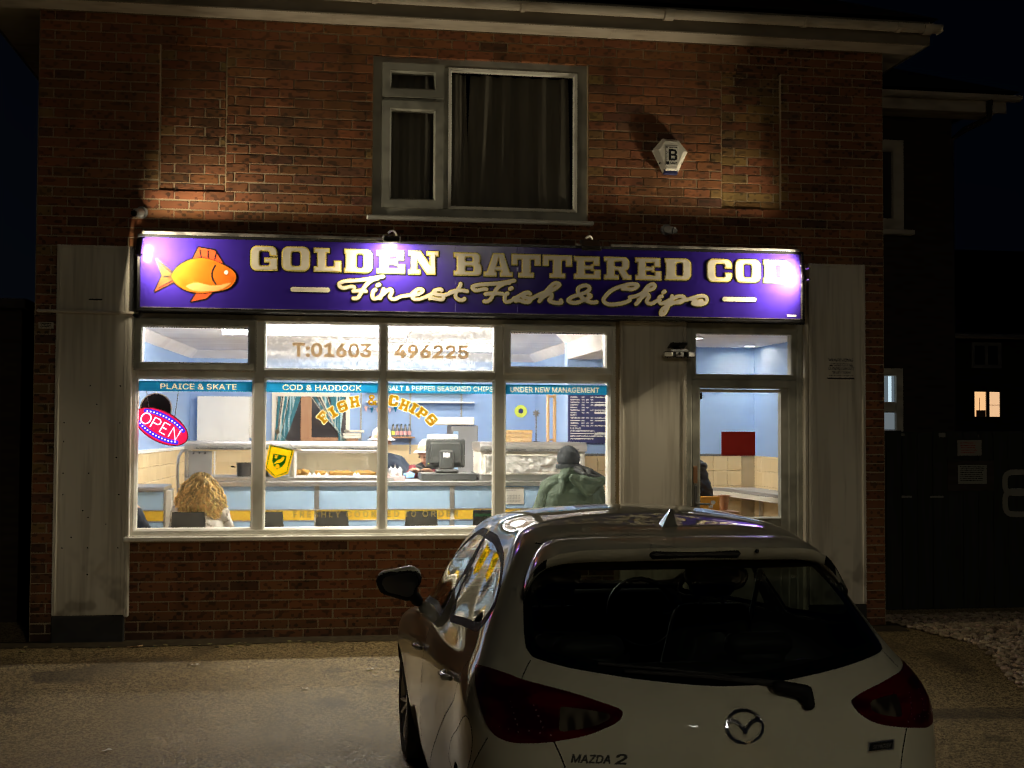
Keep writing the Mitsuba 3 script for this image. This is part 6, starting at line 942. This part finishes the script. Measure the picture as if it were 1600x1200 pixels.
w_ = put(H, "window", ringframe(6.95, 7.93, 3.64, 4.55, [(0, 2.0), (0, 1.96), (.11, 1.96), (.12, 1.985)]), "m_gutter"); put(w_, "pane", sheet(7.06, 7.82, 3.75, 4.44, 1.99), "m_nightglass"); put(w_, "sill", cbox(6.9, 8.02, 1.90, 2.0, 3.59, 3.638, .006), "m_gutter")
w_ = put(H, "window", ringframe(6.95, 7.91, 1.56, 2.25, [(0, 2.0), (0, 1.96), (.07, 1.96), (.075, 1.985)]), "m_gutter"); put(w_, "transom", cbox(7.03, 7.83, 1.965, 1.99, 1.808, 1.915, .004), "m_gutter"); light(w_, "lit_pane", sheet(7.03, 7.833, 1.915, 2.175, 1.992), (.10, .13, .15), "m_nightglass"); light(w_, "lit_pane", sheet(7.03, 7.833, 1.64, 1.808, 1.992), (.13, .155, .17), "m_nightglass"); light(w_, "bright_gap", box(7.765, 7.80, 1.9885, 1.9905, 1.917, 2.172), (.55, .72, .82), "m_white")
F_ = thing("garden_fence", "dark board fence with two pinned notices right of the shop", "fence"); r = np.random.default_rng(9)
for k in range(26): put(F_, "board", cbox(6.83 + .15 * k + .003, 6.83 + .15 * (k + 1) - .003, 1.0 + r.uniform(-.004, .004), 1.022, -.05, 1.62 + r.uniform(-.012, .012), .003), "m_fence")
put(F_, "rail", [cbox(6.83, 10.75, 1.03, 1.09, z, z + .08, .004) for z in (.3, 1.35)], "m_fence"); [put(F_, "hinge", q_, "m_agedpaper") for q_ in [cbox(7.42, 7.52, .992, .999, 1.015, 1.032, .002), cbox(7.70, 7.83, .992, .999, 1.012, 1.03, .002), cbox(7.42, 7.45, .98, 1.0, 1.58, 1.605, .003), cbox(7.79, 7.85, .98, 1.0, 1.57, 1.61, .003)]]
t = thing("paper_notice", "upper of the two paper notices pinned to the dark fence", "notice"); put(t, "sheet", cbox(7.97, 8.21, .989, .993, 1.40, 1.545, .001), "m_agedpaper"); put(t, "print", [box(8.0, 8.17 - .03 * r.random(), .9875, .989, 1.515 - .022 * k, 1.521 - .022 * k) for k in range(5)], "m_red")
t = thing("paper_notice", "lower paper notice on a brown backing board on the dark fence", "notice"); put(t, "backing", cbox(7.87, 8.33, .985, .994, 1.075, 1.355, .003), "m_farbrick"); put(t, "sheet", cbox(7.97, 8.255, .981, .985, 1.14, 1.315, .001), "m_agedpaper"); put(t, "print", [box(7.99, 8.23 - .03 * r.random(), .9795, .981, 1.295 - .018 * k, 1.301 - .018 * k) for k in range(8)], "m_black")
t = thing("painted_figure", "large white figure 8 on the dark fence at the right edge", "figure"); c8 = lambda z_, h_: LineString([(8.575 + .135 * np.sign(math.cos(a)) * abs(math.cos(a)) ** .55, z_ + h_ * np.sign(math.sin(a)) * abs(math.sin(a)) ** .6) for a in np.linspace(0, 6.2832, 50)]).buffer(.026); put(t, "figure", onwall(extrude(unary_union([c8(1.15, .098), c8(.965, .108)]), .006), .994), "m_agedpaper")
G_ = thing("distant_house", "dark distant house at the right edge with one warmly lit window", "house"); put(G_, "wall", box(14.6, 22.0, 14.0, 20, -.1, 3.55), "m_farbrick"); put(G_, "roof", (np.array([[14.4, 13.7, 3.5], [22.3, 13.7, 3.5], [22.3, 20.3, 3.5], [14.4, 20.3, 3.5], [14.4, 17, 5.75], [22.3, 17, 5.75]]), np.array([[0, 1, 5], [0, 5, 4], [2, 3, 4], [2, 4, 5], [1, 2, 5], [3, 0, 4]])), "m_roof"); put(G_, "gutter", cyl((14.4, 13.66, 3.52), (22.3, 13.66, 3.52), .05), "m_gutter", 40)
w_ = put(G_, "window", ringframe(15.20, 15.84, 3.18, 3.66 + .03, [(0, 14.0), (0, 13.96), (.06, 13.96), (.07, 13.98)]) if False else ringframe(15.20, 15.84, 2.90, 3.42, [(0, 14.0), (0, 13.96), (.06, 13.96), (.07, 13.98)]), "m_gutter"); put(w_, "mullion", cbox(15.49, 15.55, 13.96, 13.99, 2.96, 3.36, .004), "m_gutter"); put(w_, "pane", sheet(15.26, 15.78, 2.95, 3.37, 13.99), "m_nightglass")
w_ = put(G_, "window", ringframe(15.20, 15.86, 1.86, 2.48, [(0, 14.0), (0, 13.96), (.05, 13.96), (.06, 13.98)]), "m_fence"); put(w_, "mullion", cbox(15.50, 15.57, 13.95, 13.99, 1.91, 2.43, .004), "m_black"); light(w_, "lit_pane", sheet(15.25, 15.50, 1.91, 2.43, 13.985), (.95, .55, .25), "m_offwhite"); light(w_, "lit_pane", sheet(15.57, 15.81, 1.91, 2.43, 13.985), (.85, .52, .28), "m_offwhite"); put(w_, "silhouette", [box(15.29, 15.49, 13.97, 13.98, 1.91, 2.05), box(15.36, 15.37, 13.97, 13.98, 2.05, 2.30), box(15.57, 15.81, 13.97, 13.98, 2.15, 2.16)], "m_wood")
# left: dark outbuilding and the street lamp across the road
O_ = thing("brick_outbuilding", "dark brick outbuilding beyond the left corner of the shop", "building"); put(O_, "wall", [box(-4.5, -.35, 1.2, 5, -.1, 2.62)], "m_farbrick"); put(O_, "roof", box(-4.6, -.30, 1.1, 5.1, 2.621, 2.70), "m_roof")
t = thing("street_lamp", "street lamp standing across the road behind the viewer", "street lamp"); put(t, "column", tube([(5.0, -18.5, -.4), (5.0, -18.5, 3), (5.0, -18.4, 6.2)], [.09, .07, .05], 12), "m_darksteel", 40); put(t, "arm", tube(curve([(5.0, -18.4, 6.1), (5.0, -18.2, 6.4), (5.0, -17.5, 6.5)], 6), .03, 10), "m_darksteel", 40); put(t, "lantern", cbox(4.86, 5.14, -17.85, -17.15, 6.44, 6.56, .03), "m_darksteel"); light(t, "lamp", (np.array([[4.9, -17.75, 6.436], [5.1, -17.75, 6.436], [5.1, -17.25, 6.436], [4.9, -17.25, 6.436]]), np.array([[0, 2, 1], [0, 3, 2]])), (STREET, STREET * .90, STREET * .66))
